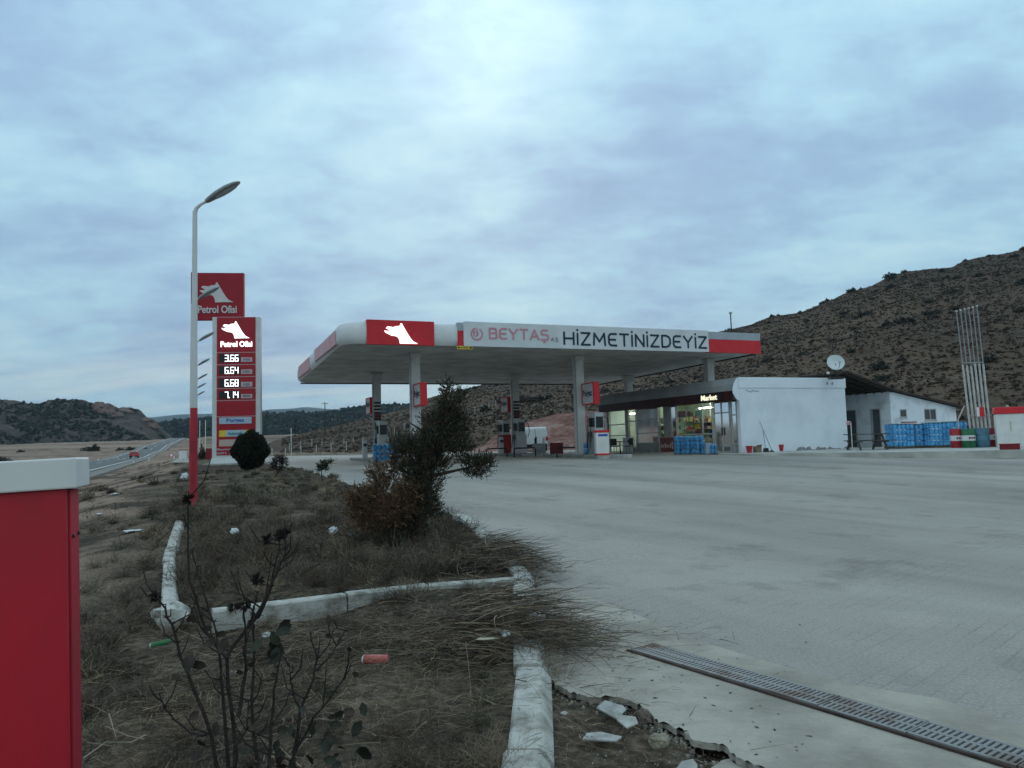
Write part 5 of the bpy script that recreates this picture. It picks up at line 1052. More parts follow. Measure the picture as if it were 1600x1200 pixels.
for px, r in ((1206, .9), (1216, .7), (1285, 1.0), (1292, 1.2), (1331, 1.6), (1345, .8), (1388, 1.7), (1396, 1.0), (1413, 1.1), (1250, .8), (1508, .8), (1545, .8)):
    put_shrub(*hill_at(px, .995), r, 'dark shrub standing out on the skyline of the right hill', 1.15)
for px, py, D in ((816, 618, 0), (842, 616, 0), (856, 612, 0), (829, 617, 0), (945, 625, 0)):
    put_shrub(*hill_at(px, .45), 1.5, 'dark shrub on the slope seen under the canopy')
# many small tufts, stones and far trees: uncountable
def tufts(name, VV, n, rmin, rmax, mats, label, pxa, pxb, px0, px1, seed, faces=9, umin=.03, umax=1., flat=.7, thr=-9):
    r_ = np.random.default_rng(seed); nx, nd = VV.shape[:2]; tp = int(nd*.72); a = (r_.uniform(pxa, pxb, n)-px0)/(px1-px0)*(nx-1); k = r_.uniform(umin, umax, n)**.75*(tp-.01)
    i0 = np.clip(a.astype(int), 0, nx-2); k0 = np.clip(k.astype(int), 0, nd-2); fa = (a-i0)[:, None]; fk = (k-k0)[:, None]
    P = VV[i0, k0]*(1-fa)*(1-fk)+VV[i0+1, k0]*fa*(1-fk)+VV[i0, k0+1]*(1-fa)*fk+VV[i0+1, k0+1]*fa*fk
    keep = fbm(P[:, 0], P[:, 1], .02, 3, seed) > thr; P = P[keep]; n = len(P); rr_ = (rmin*(rmax/rmin)**r_.uniform(0, 1, (n, 1))**1.6)
    Cs, As, Bs = [], [], []
    for q in range(faces):
        d = unit(r_.normal(size=(n, 3))); d[:, 2] = np.abs(d[:, 2]); ax = unit(d+r_.normal(size=(n, 3))*.6)
        Cs.append(P + d*rr_*r_.uniform(.2, .8, (n, 1))*np.array([1, 1, flat])); As.append(ax*rr_*.55); Bs.append(unit(np.cross(ax, r_.normal(size=(n, 3))))*rr_*.38)
    V, Q = leaves(np.vstack(Cs), np.vstack(As), np.vstack(Bs), 0); mi = np.tile(r_.integers(0, len(mats), n), faces)
    return tag(npmesh(name, V, Q, mats, mi=mi), label, kind='stuff')
tb = [M('tuft_brown', (.066, .048, .034), .95, .3, 2), M('tuft_olive', (.058, .053, .034), .95, .3, 2), M('tuft_rust', (.105, .062, .041), .95, .3, 2), M('tuft_pale', (.12, .09, .064), .95, .3, 2)]
tufts('hillside_scrub', VR, 52000, .1, .6, tb, 'low brown and olive scrub covering the right hillside', 440, 1750, 330, 2700, 31, 7, .0, 1, .6)
stone_m = M('pale_stone', (.24, .21, .18), .9, .15, 3)
tufts('hillside_stones', VR, 700, .08, .3, [stone_m], 'pale stones scattered on the right hillside', 640, 1600, 330, 2700, 33, 6, .02, .9, .5)
tufts('hillside_stones', VR, 260, .2, .7, [stone_m], 'pale boulders on the slope seen under the canopy', 830, 960, 330, 2700, 34, 7, .12, .55, .6)
jm_ = [M('juniper_far', (.022, .032, .022), .9, .3, 1), M('juniper_far_grey', (.035, .042, .032), .9, .3, 1)]
tufts('juniper_wood', VL, 9000, .7, 2.8, jm_, 'dark juniper wood dotting the rocky hill', -650, 278, -700, 280, 41, 8, .0, 1, .9, -.3)
tufts('juniper_wood', VW, 6500, 1.5, 5, jm_, 'dark woodland covering the far valley side', 200, 990, 200, 1000, 42, 8, .0, 1, .9)
tufts('bank_rubble', hill_bank if 'hill_bank' in globals() else VR, 10, .1, .2, [stone_m], 'x', 1500, 1600, 330, 2700, 3) if False else None
# rocks on the ridge of the left hill
R2 = random.Random(8)
for k in range(16):
    px = R2.uniform(150, 240); i0 = int((px+700)/980*(VL.shape[0]-1)); kk = int(VL.shape[1]*.72*R2.uniform(.75, 1)); p = VL[i0, kk]
    o = lump('rock_outcrop', Vector(p), (R2.uniform(4, 8), R2.uniform(3, 5), R2.uniform(2.5, 5)), M('outcrop', (.16, .105, .085), .95, .2, .3, 1, bscale=.6), 'reddish rock outcrop near the crest of the rocky hill', 'rock', k, 3, .35, 'rock outcrops on the rocky hill', R2.uniform(0, 3), 1.2)
# bushes on the field by the road
for px, py, r, lb in ((3, 712, 2.0, 'dark bush on the field at the left edge, above the red pillar cap'), (145, 704, 2.6, 'dark bush in the middle of the tan field'), (187, 701, 1.3, 'small bush on the field left of the highway'), (203, 699, 1.6, 'small bush beside the highway beyond the red car'), (226, 702, 1.2, 'low bush on the verge near the red car'), (32, 704, 1.2, 'grey bush at the left of the tan field')):
    D = 150 if px < 20 else 270; p = at(px, py, D); k = R.randrange(4); o = protos[k].copy(); col.objects.link(o); o.location = (p.x, p.y, float(gz(p.x, p.y))-.1); o.scale = (r*1.3, r*1.3, r); tag(o, lb, 'bush', 'bushes on the field beyond the road')
p = at(317, 708, 62); o = protos[1].copy(); col.objects.link(o); o.location = (p.x, p.y, float(gz(p.x, p.y))-.1); o.scale = (.5, .5, 1.5); tag(o, 'upright dark bush left of the price totem', 'bush', 'bushes on the field beyond the road'); del o['group']

# ------------------------------------------------------------------ dry grass, weeds and twigs
def ribbons(name, P, dr, ln, wd, bend, seg, mats, label, mi=None, parent=None, kind='stuff'):
    n = len(P); side = unit(np.cross(dr, rng.normal(size=(n, 3)))); rows = []
    for k in range(seg+1):
        u = k/seg; c = P + dr*ln[:, None]*u + bend*ln[:, None]*u*u; w_ = wd[:, None]*(1-.75*u)
        rows += [c - side*w_*.5, c + side*w_*.5]
    V = np.stack(rows, 1).reshape(-1, 3); b0 = (np.arange(n)*(2*seg+2))[:, None, None]; q = np.array([[2*k, 2*k+1, 2*k+3, 2*k+2] for k in range(seg)])[None]
    Q = (b0+q).reshape(-1, 4); mi_ = np.repeat(mi if mi is not None else rng.integers(0, len(mats), n), seg)
    return tag(npmesh(name, V, Q, mats, parent, mi_), label, kind=kind)
gm_ = [M('straw', (.3, .225, .15), .95, .25, 3), M('dead_grey', (.19, .155, .118), .95, .25, 3), M('dead_brown', (.095, .068, .048), .95, .25, 3), M('dark_twig', (.045, .034, .027), .9, .25, 3), M('olive_grass', (.05, .055, .028), .9, .25, 3)]
def region(n, D0, D1, test, pw=1.0, az0=-.72, az1=.4):
    D = D0*(D1/D0)**(rng.uniform(0, 1, n)**pw); a = rng.uniform(az0, az1, n); x = D*np.sin(a); y = D*np.cos(a); s = x*CT+y*ST_; t = -x*ST_+y*CT; k = test(x, y, s, t); return x[k], y[k], s[k], t[k], D[k]
def grass(name, label, n, D0, D1, test, h0, h1, probs, lean=.5, bendz=-.3, wmin=.0028, wk=.0007, seg=3, clump=None, zoff=0, pw=1.0, az1=.4):
    x, y, s, t, D = region(n, D0, D1, test, pw, az1=az1); m_ = len(x)
    hh = np.clip(.55+1.5*fbm(x, y, clump or 1.2, 3, 12), .15, 1.5)
    keep = rng.uniform(0, 1, m_) < np.clip(.35+2.2*fbm(x, y, (clump or 1.2)*.8, 3, 14)+.35, .08, 1); x, y, D, hh = x[keep], y[keep], D[keep], hh[keep]; m_ = len(x)
    # gather the blades into tussocks of one colour
    cell = np.maximum(.07, D*.012); cx = np.floor(x/cell); cy = np.floor(y/cell); hs = lambda q: np.modf(np.abs(np.sin(cx*12.9898+cy*78.233+q)*43758.5453))[0]
    tx = (cx+.2+.6*hs(1))*cell; ty = (cy+.2+.6*hs(2))*cell; pull = rng.uniform(.0, .7, m_); ox, oy = x-tx, y-ty; x = x-ox*pull; y = y-oy*pull
    hh = hh*(.35+1.2*hs(3)**1.3)
    P = np.stack([x, y, gz(x, y)-.01+zoff], 1); ol = np.hypot(ox, oy)+1e-6; dr = unit(np.stack([ox/ol*lean*rng.uniform(.2, 1.3, m_)+rng.normal(size=m_)*lean*.35, oy/ol*lean*rng.uniform(.2, 1.3, m_)+rng.normal(size=m_)*lean*.35, rng.uniform(.35, 1, m_)], 1))
    ln = rng.uniform(h0, h1, m_)*hh; be = np.stack([rng.normal(size=m_)*.6, rng.normal(size=m_)*.6, rng.uniform(bendz, .1, m_)], 1)
    return ribbons(name, P, dr, ln, np.maximum(wmin, D*wk)*rng.uniform(.6, 1.3, m_), be, seg, gm_, label, np.where(rng.uniform(0, 1, m_) < .75, np.searchsorted(np.cumsum(probs), hs(5)*.999), rng.choice(5, m_, p=probs)))
inbed = lambda x, y, s, t: (s < np.interp(t, krt, krs)-.1) & (s > -.75) & ~((np.abs(s+.48) < .2) & (t > 8) & (t < 14))
nearbed = lambda x, y, s, t: inbed(x, y, s, t) & (t < 8.1)
farbed = lambda x, y, s, t: inbed(x, y, s, t) & (t >= 8.1) & (t < 33)
bank = lambda x, y, s, t: (s <= -.72) & (s > -7.5) & ~((s > -1.9) & (t < 3.3))
grass('dry_weeds', 'tangled dry weeds and twigs in the near planting bed', 120000, 1.7, 8.5, nearbed, .04, .18, [.2, .34, .24, .12, .1], 1.1, -.4, .0034, .0008, 3)
grass('dry_grass', 'dry brown grass in the planting bed around the juniper', 230000, 8.5, 36, farbed, .04, .16, [.16, .33, .29, .12, .1], .75, -.3, .0042, .0007, 2, .5)
grass('bank_grass', 'patchy dry grass on the slope down to the road', 130000, 2.2, 75, bank, .03, .14, [.26, .3, .2, .06, .18], .8, -.4, .0035, .0007, 2, .5, pw=.9)
yardback = lambda x, y, s, t: (t > 66) & (s > -8) & (s < 40)
grass('rough_grass', 'rough dry grass behind the forecourt', 30000, 60, 110, yardback, .15, .5, [.2, .3, .3, .1, .1], .6, -.2, .01, .0005, 2, .1)
dirt = lambda x, y, s, t: (s > np.interp(t, krt, krs)+.1) & (s < np.interp(t, krt, krs)+.75) & (t < 4.9) & (t > 1.5)
grass('dry_weeds', 'thin dry weeds on the dirt between kerb and concrete strip', 6000, 3, 5.6, dirt, .03, .14, [.2, .3, .3, .1, .1], 1., -.5, .002, .0005, 3, 2, 0, az1=.5)
kedge = lambda x, y, s, t: (np.abs(s-np.interp(t, krt, krs)-.15) < .22) & (t > 3.9) & (t < 30) & (np.abs(t-11.5) > 2.2)
grass('kerb_weeds', 'straggling weeds spilling over the kerb', 16000, 4, 30, kedge, .08, .3, [.2, .3, .25, .2, .05], 1., -.5, .0026, .0005, 4, .7, .02)
# bushy dead weeds: rooted clumps of fine branching stalks
def weed_clumps(name, label, n, D0, D1, test, r0, r1, per, probs, az1=.4, bshift=0):
    x, y, s, t, D = region(n*30, D0, D1, test, 1.0, az1=az1); k = rng.permutation(len(x))[:n]; x, y, D = x[k], y[k], D[k]; n = len(x); R_ = rng.uniform(r0, r1, n); cc = rng.choice(5, n, p=probs)
    P, dr, ln, wd, be, mi = [], [], [], [], [], []
    for i_ in range(n):
        m_ = int(per*rng.uniform(.5, 1.3)*min(1.6, R_[i_]/r0)); d = unit(np.stack([rng.normal(size=m_)*.75, rng.normal(size=m_)*.75, rng.uniform(.25, 1, m_)], 1)); u = rng.uniform(0, .75, (m_, 1))*(rng.uniform(0, 1, (m_, 1)) < .8)
        P.append(np.array([x[i_], y[i_], float(gz(x[i_], y[i_]))-.01]) + np.stack([rng.normal(size=m_), rng.normal(size=m_), np.zeros(m_)], 1)*R_[i_]*.22 + d*u*R_[i_])
        d2 = unit(d + rng.normal(size=(m_, 3))*.55*(u > 0)); dr.append(d2); ln.append(R_[i_]*(1-u[:, 0]*.7)*rng.uniform(.25, .8, m_)); wd.append(np.full(m_, max(.0024, D[i_]*.00055))); be.append(rng.normal(size=(m_, 3))*.3); mi.append(np.where(rng.uniform(0, 1, m_) < .75, cc[i_], rng.choice(5, m_, p=probs)))
    ribbons(name, np.vstack(P), np.vstack(dr), np.concatenate(ln), np.concatenate(wd), np.vstack(be), 3, gm_, label, np.concatenate(mi))
weed_clumps('dead_weeds', 'bushy clumps of dead grey weeds in the planting bed', 330, 8.3, 22, lambda x, y, s, t: farbed(x, y, s, t) & (t < 19.5), .14, .38, 170, [.08, .36, .32, .2, .04])
weed_clumps('dead_weeds', 'bushy clumps of dead weeds between the kerb and the rose bush', 150, 2.6, 8.3, nearbed, .1, .24, 170, [.12, .28, .3, .22, .08])
weed_clumps('dead_weeds', 'scattered clumps of dead weeds on the road bank', 200, 3, 40, bank, .1, .3, 120, [.12, .32, .3, .16, .1])
weed_clumps('dead_weeds', 'low clumps of dead grass on the mown part of the bed', 160, 18, 32, lambda x, y, s, t: farbed(x, y, s, t) & (t > 18), .08, .14, 90, [.1, .3, .3, .1, .2])
weed_clumps('dead_weeds', 'dark dead weeds on the slope beside the red pillar', 130, 2.3, 7.5, bank, .09, .22, 170, [.1, .25, .32, .2, .13])
weed_clumps('dead_weeds', 'dead weeds standing along the kerb by the paving', 45, 5, 28, kedge, .12, .28, 130, [.15, .35, .3, .2, 0])
# lying twigs
def twigs(name, label, n, cen, sx, sy, l0, l1, dirang, spread, w0, mats_p, z1=.22, seg=5):
    P = np.array([cen.x, cen.y, 0]) + rng.normal(size=(n, 3))*np.array([sx, sy, 0]); P[:, 2] = np.maximum(gz(P[:, 0], P[:, 1]), cen.z-.02) + rng.uniform(0, z1, n)*np.exp(-((P[:, 0]-cen.x)/sx)**2*.3)
    a = dirang + rng.normal(size=n)*spread; dr = unit(np.stack([np.cos(a), np.sin(a), rng.uniform(-.05, .35, n)], 1)); ln = rng.uniform(l0, l1, n)
    be = np.stack([rng.normal(size=n)*.22, rng.normal(size=n)*.22, -rng.uniform(.0, .3, n)], 1)
    return ribbons(name, P, dr, ln, w0*rng.uniform(.6, 1.4, n), be, seg, gm_, label, rng.choice(5, n, p=mats_p))
twigs('twig_heap', 'heap of cut brushwood spilling over the kerb onto the concrete', 1700, G(770, 1008), .36, .3, .2, .65, -.02, .8, .0055, [.16, .34, .32, .18, 0], .3)
twigs('twig_heap', 'loose brushwood lying across the near planting bed', 5200, G(620, 1005), .85, .45, .08, .32, .3, 1.8, .0042, [.2, .38, .26, .16, 0], .14)
twigs('twig_heap', 'dark brushwood tangle on the kerb behind the near bed', 1500, G(768, 888), .33, .45, .2, .5, .1, 1.2, .007, [.1, .3, .36, .24, 0], .3)
twigs('fallen_twigs', 'thin pale stalks lying in the weeds', 2500, G(560, 1090), 1.0, .6, .06, .24, .5, 2.0, .0036, [.4, .4, .2, 0, 0], .1)
twigs('fallen_twigs', 'stalks lying on the left slope', 1600, G(200, 1050), .8, 1.0, .06, .24, .5, 2.0, .003, [.35, .4, .25, 0, 0], .08)

# ------------------------------------------------------------------ bare rose bush in the foreground
rose = thing('rose_bush', at(410, 1195, 2.6)*1.0, 'bare dark rose bush with dried flower heads close to the camera', 'rose bush'); ro = rose.location.copy()
stemm = M('rose_stem', (.028, .02, .017), .8, .3, 20, .6); rleaf = M('rose_leaf', (.028, .034, .022), .6, .4, 15); rl2 = M('rose_leaf_brown', (.05, .036, .028), .75, .4, 15)
RS = [(2.6, .012, .0045, [(372, 1260), (367, 1166), (354, 1027), (324, 990), (297, 907), (294, 780)]), (2.6, .011, .004, [(345, 1245), (331, 1147), (290, 1042), (271, 990), (258, 950), (243, 932)]),
      (2.55, .0095, .004, [(354, 1030), (366, 1005), (400, 965), (420, 920), (440, 880), (451, 850)]), (2.65, .007, .003, [(405, 965), (425, 915), (434, 870), (438, 840)]), (2.5, .011, .003, [(408, 1260), (396, 1155), (396, 1060), (395, 975), (403, 925)]),
      (2.55, .0095, .004, [(470, 1260), (459, 1174), (470, 1110), (492, 1060), (494, 1030), (485, 990)]), (2.45, .009, .004, [(372, 1120), (384, 1050), (384, 1005), (398, 960)]), (2.7, .0065, .003, [(320, 1150), (297, 1145), (262, 1115), (249, 1085)]),
      (2.6, .008, .003, [(430, 1260), (455, 1190), (490, 1120), (530, 1072), (548, 1040)]), (2.5, .010, .004, [(420, 1260), (421, 1180), (425, 1110), (432, 1060), (440, 1010)]), (2.65, .009, .003, [(356, 1200), (352, 1110), (345, 1040), (340, 990), (322, 940), (300, 860)]),
      (2.4, .006, .002, [(367, 1166), (385, 1140), (388, 1095)]), (2.7, .006, .0025, [(470, 1110), (455, 1075), (452, 1040)]), (2.5, .0055, .002, [(496, 1046), (520, 1020), (540, 985)])]
m = MB(); tips = []
R = random.Random(9)
for D, r0, r1, pts in RS:
    P = [at(a, b, D+.04*i) - ro for i, (a, b) in enumerate(pts)]; P2 = []
    if pts[0][1] >= 1240: b_ = at(400+(pts[0][0]-400)*.5, 1400, 2.62); b_.z = float(gz(b_.x, b_.y))-.03; P = [b_-ro] + P
    for i in range(len(P)-1):
        for u in (0, .33, .66): P2.append(P[i].lerp(P[i+1], u) + Vector((R.uniform(-.004, .004), R.uniform(-.006, .006), R.uniform(-.003, .003))))
    P2.append(P[-1]); limb(m, P2, r0*.78, r1*.7, 7); tips.append(P[-1])
    for k in range(len(P2)):    # thorns and side twigs
        p = P2[k]
        for q in range(2):
            d = Vector((R.uniform(-1, 1), R.uniform(-1, 1), R.uniform(-.2, .8))).normalized(); m.tube([p, p+d*.018], [.0035, .0006], 4)
        if R.random() < .5 and k > 2:
            d = Vector((R.uniform(-1, 1), R.uniform(-1, .5), R.uniform(.2, 1))).normalized(); L_ = R.uniform(.05, .16); q1 = p+d*L_*.6; q2 = q1+Vector((d.x*.5, d.y, 1)).normalized()*L_*.6; m.tube([p, q1, q2], [.003, .0024, .0015], 5); tips.append(q2)
m.build('stem', stemm, rose, 1)
for k, (a, b, D) in enumerate(((294, 780, 2.8), (243, 932, 2.8), (444, 832, 2.75), (437, 838, 2.74), (418, 842, 2.75), (365, 950, 2.5), (383, 945, 2.6), (403, 905, 2.6))):
    p = at(a, b, D)-ro; n = 26; d = unit(rng.normal(size=(n, 3))); C_ = np.array(p)+d*.009; V, Q = leaves(C_+d*.006, d*.013, unit(np.cross(d, rng.normal(size=(n, 3))))*.008, 0); npmesh('dried_flower', V, Q, stemm, rose)
def rleafs(name, spots, mat):
    m = MB()
    for a, b, D, sz in spots:
        c = at(a, b, D)-ro; u = Vector((R.uniform(-1, 1), R.uniform(-.6, .6), R.uniform(-1, .3))).normalized(); v = u.cross(Vector((R.uniform(-.3, .3), 1, R.uniform(-.5, .5)))).normalized(); w_ = u.cross(v)
        vs = [c, c+u*sz*.3+v*sz*.28+w_*sz*.06, c+u*sz*.7+v*sz*.26+w_*sz*.05, c+u*sz, c+u*sz*.7-v*sz*.26+w_*sz*.05, c+u*sz*.3-v*sz*.28+w_*sz*.06]
        m.add(vs+[c+u*sz*.5-w_*sz*.03], [(0, 1, 6), (1, 2, 6), (2, 3, 6), (3, 4, 6), (4, 5, 6), (5, 0, 6)])
    o = m.build(name, mat, rose, 2); o['kind'] = 'stuff'
rleafs('green_leaf', [(430+R.uniform(-25, 25), 1000+R.uniform(-22, 22), 2.5, .055) for k in range(9)]+[(R.uniform(300, 560), R.uniform(1130, 1210), R.uniform(2.3, 2.8), R.uniform(.035, .06)) for k in range(15)]+[(R.uniform(470, 570), R.uniform(1085, 1180), R.uniform(2.4, 2.9), R.uniform(.035, .065)) for k in range(11)], rleaf)
rleafs('brown_leaf', [(R.uniform(300, 560), R.uniform(960, 1200), R.uniform(2.4, 2.9), R.uniform(.025, .05)) for k in range(32)]+[(357, 995, 2.5, .06), (300, 1020, 2.6, .07), (296, 1035, 2.6, .06)], rl2)
# broken pale branch lower left
p = G(150, 1130); o = MB(); limb(o, [at(130, 1185, 3.6)-p, at(165, 1160, 3.7)-p, at(205, 1160, 3.8)-p, at(228, 1148, 3.85)-p], .004, .003, 5); limb(o, [at(165, 1135, 3.8)-p, at(200, 1150, 3.8)-p, at(225, 1155, 3.8)-p], .003, .002, 5); limb(o, [at(170, 1115, 3.9)-p, at(182, 1155, 3.8)-p], .004, .002, 5); limb(o, [at(135, 1160, 3.7)-p, at(190, 1168, 3.75)-p], .003, .002, 5)
o = o.build('broken_branch', M('pale_twig', (.3, .26, .2), .9, .2, 8), None, 1, loc=p); tag(o, 'thin pale broken branch lying in the weeds beside the red pillar', 'branch')
# ------------------------------------------------------------------ drain grating
ga_, gb_ = G(985, 1019), G(1570, 1200); gu = (gb_-ga_); gl = gu.length; gu.normalize(); gv = Vector((-gu.y, gu.x, 0)); 
if gv.dot(G(1013, 1008)-ga_) < 0: gv = -gv
gr_ = thing('drain_grating', ga_, 'long grey slotted drain grating set in the concrete strip', 'drain', 0)
GW = .235; m = MB(); GL_ = gl+3.2
def gp(u, v, z): p = gu*u + gv*v; return (p.x, p.y, z)
def gbox(m, u0, u1, v0, v1, z0, z1, sk=0):
    m.add([gp(u0, v0, z0), gp(u1, v0, z0), gp(u1+sk, v1, z0), gp(u0+sk, v1, z0), gp(u0, v0, z1), gp(u1, v0, z1), gp(u1+sk, v1, z1), gp(u0+sk, v1, z1)], [(0, 3, 2, 1), (4, 5, 6, 7), (0, 1, 5, 4), (1, 2, 6, 5), (2, 3, 7, 6), (3, 0, 4, 7)])
rust = M('galvanised_grate', (.2, .2, .2), .65, .15, 1.6, .3, c2=(.12, .075, .055), stops=(.4, .5), bscale=40, metal=.2)
k = 0; pl = .5
while k*pl < GL_:
    u0, u1 = k*pl+.004, (k+1)*pl-.004; m = MB(); z1 = .026+.002*((k*7) % 3)
    gbox(m, u0, u1, 0, .022, .012, z1); gbox(m, u0, u1, GW-.022, GW, .012, z1); gbox(m, u0, u1, GW/2-.012, GW/2+.012, .0125, z1-.0005)
    nb = 16; st_p = (u1-u0)/nb
    for q in range(nb+1):
        u = u0+q*st_p
        for va, vb in ((.022, GW/2-.012), (GW/2+.012, GW-.022)): gbox(m, max(u0, u-.0085), min(u1, u+.0085), va, vb, .0123, z1-.001)
    m.build('grate_panel', rust, gr_); k += 1
m = MB(); gbox(m, 0, GL_, .0, GW, .008, .0118); m.build('channel_shade', M('drain_shade', (.012, .011, .01), .9, .2, 8), gr_)  # flat near-black sheet paints the shade of a trench under the bars
m = MB(); gbox(m, -.02, GL_, -.02, -.003, .0, .02); gbox(m, -.02, GL_, GW+.003, GW+.02, .0, .02); m.build('frame', M('rust_frame', (.07, .045, .038), .9, .3, 5, .4), gr_)['kind'] = 'thing'; 
for c in gr_.children:
    if 'kind' in c: del c['kind']

# ------------------------------------------------------------------ litter, broken tiles, stones
def shard(name, px, py, w_, d_, th, rz, mat, label, cat, seed, tilt=(0, 0), dz=0):
    R = random.Random(seed); p = G(px, py); p.z = max(p.z-.07, float(gz(p.x, p.y))) + dz if px > 860 else float(gz(p.x, p.y))+.03+dz
    n = R.choice((5, 6, 7)); ph = [2*math.pi*(k+R.uniform(-.35, .35))/n for k in range(n)]; poly = [(math.cos(a)*w_*R.uniform(.3, .62), math.sin(a)*d_*R.uniform(.3, .62)) for a in ph]
    m = MB(); m.prism(poly, (0, 0, th), (1, 0, 0), (0, 1, 0), (0, 0, -th)); o = m.build(name, mat, None, bevel=.004, loc=p, rz=rz); o.rotation_euler.x, o.rotation_euler.y = tilt; return tag(o, label, cat)
tile_ = M('grey_tile', (.36, .36, .35), .7, .15, 14, .5, c2=(.2, .19, .17)); tile2 = M('pale_tile', (.46, .45, .43), .7, .15, 14, .5, c2=(.28, .26, .23))
shard('tile_fragment', 941, 1152, .24, .14, .012, .1, tile_, 'larger grey broken tile nearest the bottom of the picture', 'tile', 1, (.05, .05), .03); shard('tile_fragment', 958, 1112, .19, .17, .012, .8, tile_, 'grey broken tile against the broken concrete edge', 'tile', 2, (.25, -.1), .05)
shard('tile_fragment', 980, 1133, .13, .1, .014, -.5, tile2, 'small pale tile fragment propped on edge', 'tile', 3, (.45, .2), .06); shard('concrete_slab_piece', 1150, 1183, .26, .16, .02, .3, apm, 'flat broken piece of concrete at the bottom edge of the apron', 'slab', 9, (.04, .06), .02); shard('concrete_slab_piece', 1075, 1192, .2, .12, .015, 1.2, concrete, 'grey flat chip of concrete in the dirt at the bottom', 'slab', 12, (.05, -.04), .012)
shard('tile_fragment', 882, 1116, .05, .04, .01, .2, tile2, 'tiny pale tile chip beside the kerb', 'tile', 4, (.2, 0), .03)
stn = M('tan_stone', (.33, .29, .22), .95, .2, 9, .8, bscale=40); stn2 = M('brown_stone', (.14, .11, .09), .95, .2, 9, 1, bscale=40)
p = G(1030, 1150); lump('stone', (p.x, p.y, p.z-.05+.02), (.055, .045, .05), stn, 'tan angular stone beside the broken concrete edge', 'stone', 3, 2, .2); p = G(1004, 1120); lump('stone', (p.x, p.y, p.z-.03), (.05, .05, .07), stn2, 'dark brown lump of earth at the broken concrete edge', 'stone', 5, 3, .3)
p = G(960, 1190); R = random.Random(77); pebm = MB()
edg = [(860, 1066), (900, 1092), (945, 1094), (985, 1098), (1012, 1116), (1030, 1134), (1062, 1144), (1090, 1164), (1130, 1170), (1160, 1196)]
for k in range(1500):
    if k < 900: i_ = R.randrange(len(edg)-1); u = R.random(); a = edg[i_][0]+(edg[i_+1][0]-edg[i_][0])*u + R.gauss(0, 5); b = edg[i_][1]+(edg[i_+1][1]-edg[i_][1])*u + abs(R.gauss(0, 9)) - 3
    else: a, b = R.uniform(866, 1170), R.uniform(1085, 1199)
    q = G(a, b); r = .0022*(8 if k < 900 else 4)**(R.random()**2.2); z = max(float(gz(q.x, q.y)), ramp(q.x, q.y)-.06 if k > 900 else -9)+r*.3
    if k < 900 and R.random() < .3: z += .02
    vs = []
    for cz in (-1, 1):
        for ang in (0, 1.57, 3.14, 4.71): rr2 = r*R.uniform(.6, 1.3)*(1 if cz < 0 else .65); vs.append((q.x+rr2*math.cos(ang+k), q.y+rr2*math.sin(ang+k), z+cz*r*R.uniform(.4, .8)))
    pebm.m = R.choice([0, 0, 1, 2]); pebm.add(vs, [(4, 5, 6, 7), (0, 1, 5, 4), (1, 2, 6, 5), (2, 3, 7, 6), (3, 0, 4, 7)])
tag(pebm.build('gravel', [M('pebble', (.19, .17, .145), .95, .2, 30), M('pebble_pale', (.34, .31, .27), .95, .2, 30), M('pebble_dark', (.08, .068, .055), .95, .2, 30)]), 'small pebbles and crumbs on the dirt by the kerb', kind='stuff')
# crumbs, leaves and grit blown over apron and paving
deb = MB(); 
for k in range(900):
    px_, py_ = R.uniform(790, 1300), R.uniform(870, 1190); q = G(px_, py_); s_, t_ = S(q.x, q.y)
    if s_ < kr(t_)+.2 or abs(fbm(q.x, q.y, 2, 2, 3)) < .02 or R.random() > math.exp(-(s_-kr(t_))*1.1): continue
    r = R.uniform(.003, .011); a = R.uniform(0, 3.14); c, s2 = math.cos(a)*r*1.8, math.sin(a)*r*1.8; z = ramp(q.x, q.y)+.0085
    deb.add([(q.x-c, q.y-s2, z), (q.x-s2*.4, q.y+c*.4, z+r*.35), (q.x+c, q.y+s2, z+.001), (q.x+s2*.4, q.y-c*.4, z+.0015)], [(0, 1, 2, 3)])
tag(deb.build('blown_debris', gm_[3]), 'scraps of leaf and twig blown over the concrete', kind='stuff')
wp = M('litter_white', (.6, .62, .63), .5, .1, 10)
def crumple(px, py, r, label, mat=wp, name='plastic_bag', dz=.03, flat=.7, seed=1, sx=1): p = G(px, py); p.z = float(gz(p.x, p.y))+dz; return lump(name, p, (r*sx, r, r*flat), mat, label, 'litter', seed, 3, .45, None, seed, 2.2)
crumple(521, 853, .055, 'white crumpled ball of plastic in the grass left of the juniper', seed=2, flat=.85, dz=.17); crumple(366, 853, .05, 'white crumpled ball of plastic behind the left kerb', seed=3, flat=.8, dz=.17); crumple(417, 990, .035, 'small white wad between the rose stems', seed=4, dz=.05)
crumple(841, 1003, .05, 'pale plastic scrap lying on the heap of brushwood', seed=5, dz=.28, sx=1.2); crumple(792, 1038, .028, 'tiny white scrap under the heap of brushwood', seed=6, dz=.16)
crumple(205, 829, .11, 'flat white plastic sheet on the bank beside the road', seed=7, flat=.12, sx=1.5); crumple(362, 1045, .03, 'little white scrap at the foot of the rose bush', seed=8); crumple(155, 797, .05, 'white litter near the top of the grassy bank', seed=9, flat=.3)
crumple(180, 770, .06, 'white litter lying farther along the grassy bank', seed=10, flat=.3, sx=1.5); crumple(288, 752, .1, 'white scrap beside the red lamp post', seed=11, flat=1.1, dz=.15)
shard('cardboard_scrap', 762, 1045, .17, .06, .006, .1, M('litter_cream', (.5, .46, .33), .7, .15, 9), 'flat pale carton scrap in the near weeds', 'litter', 8, (.1, .0), .14)
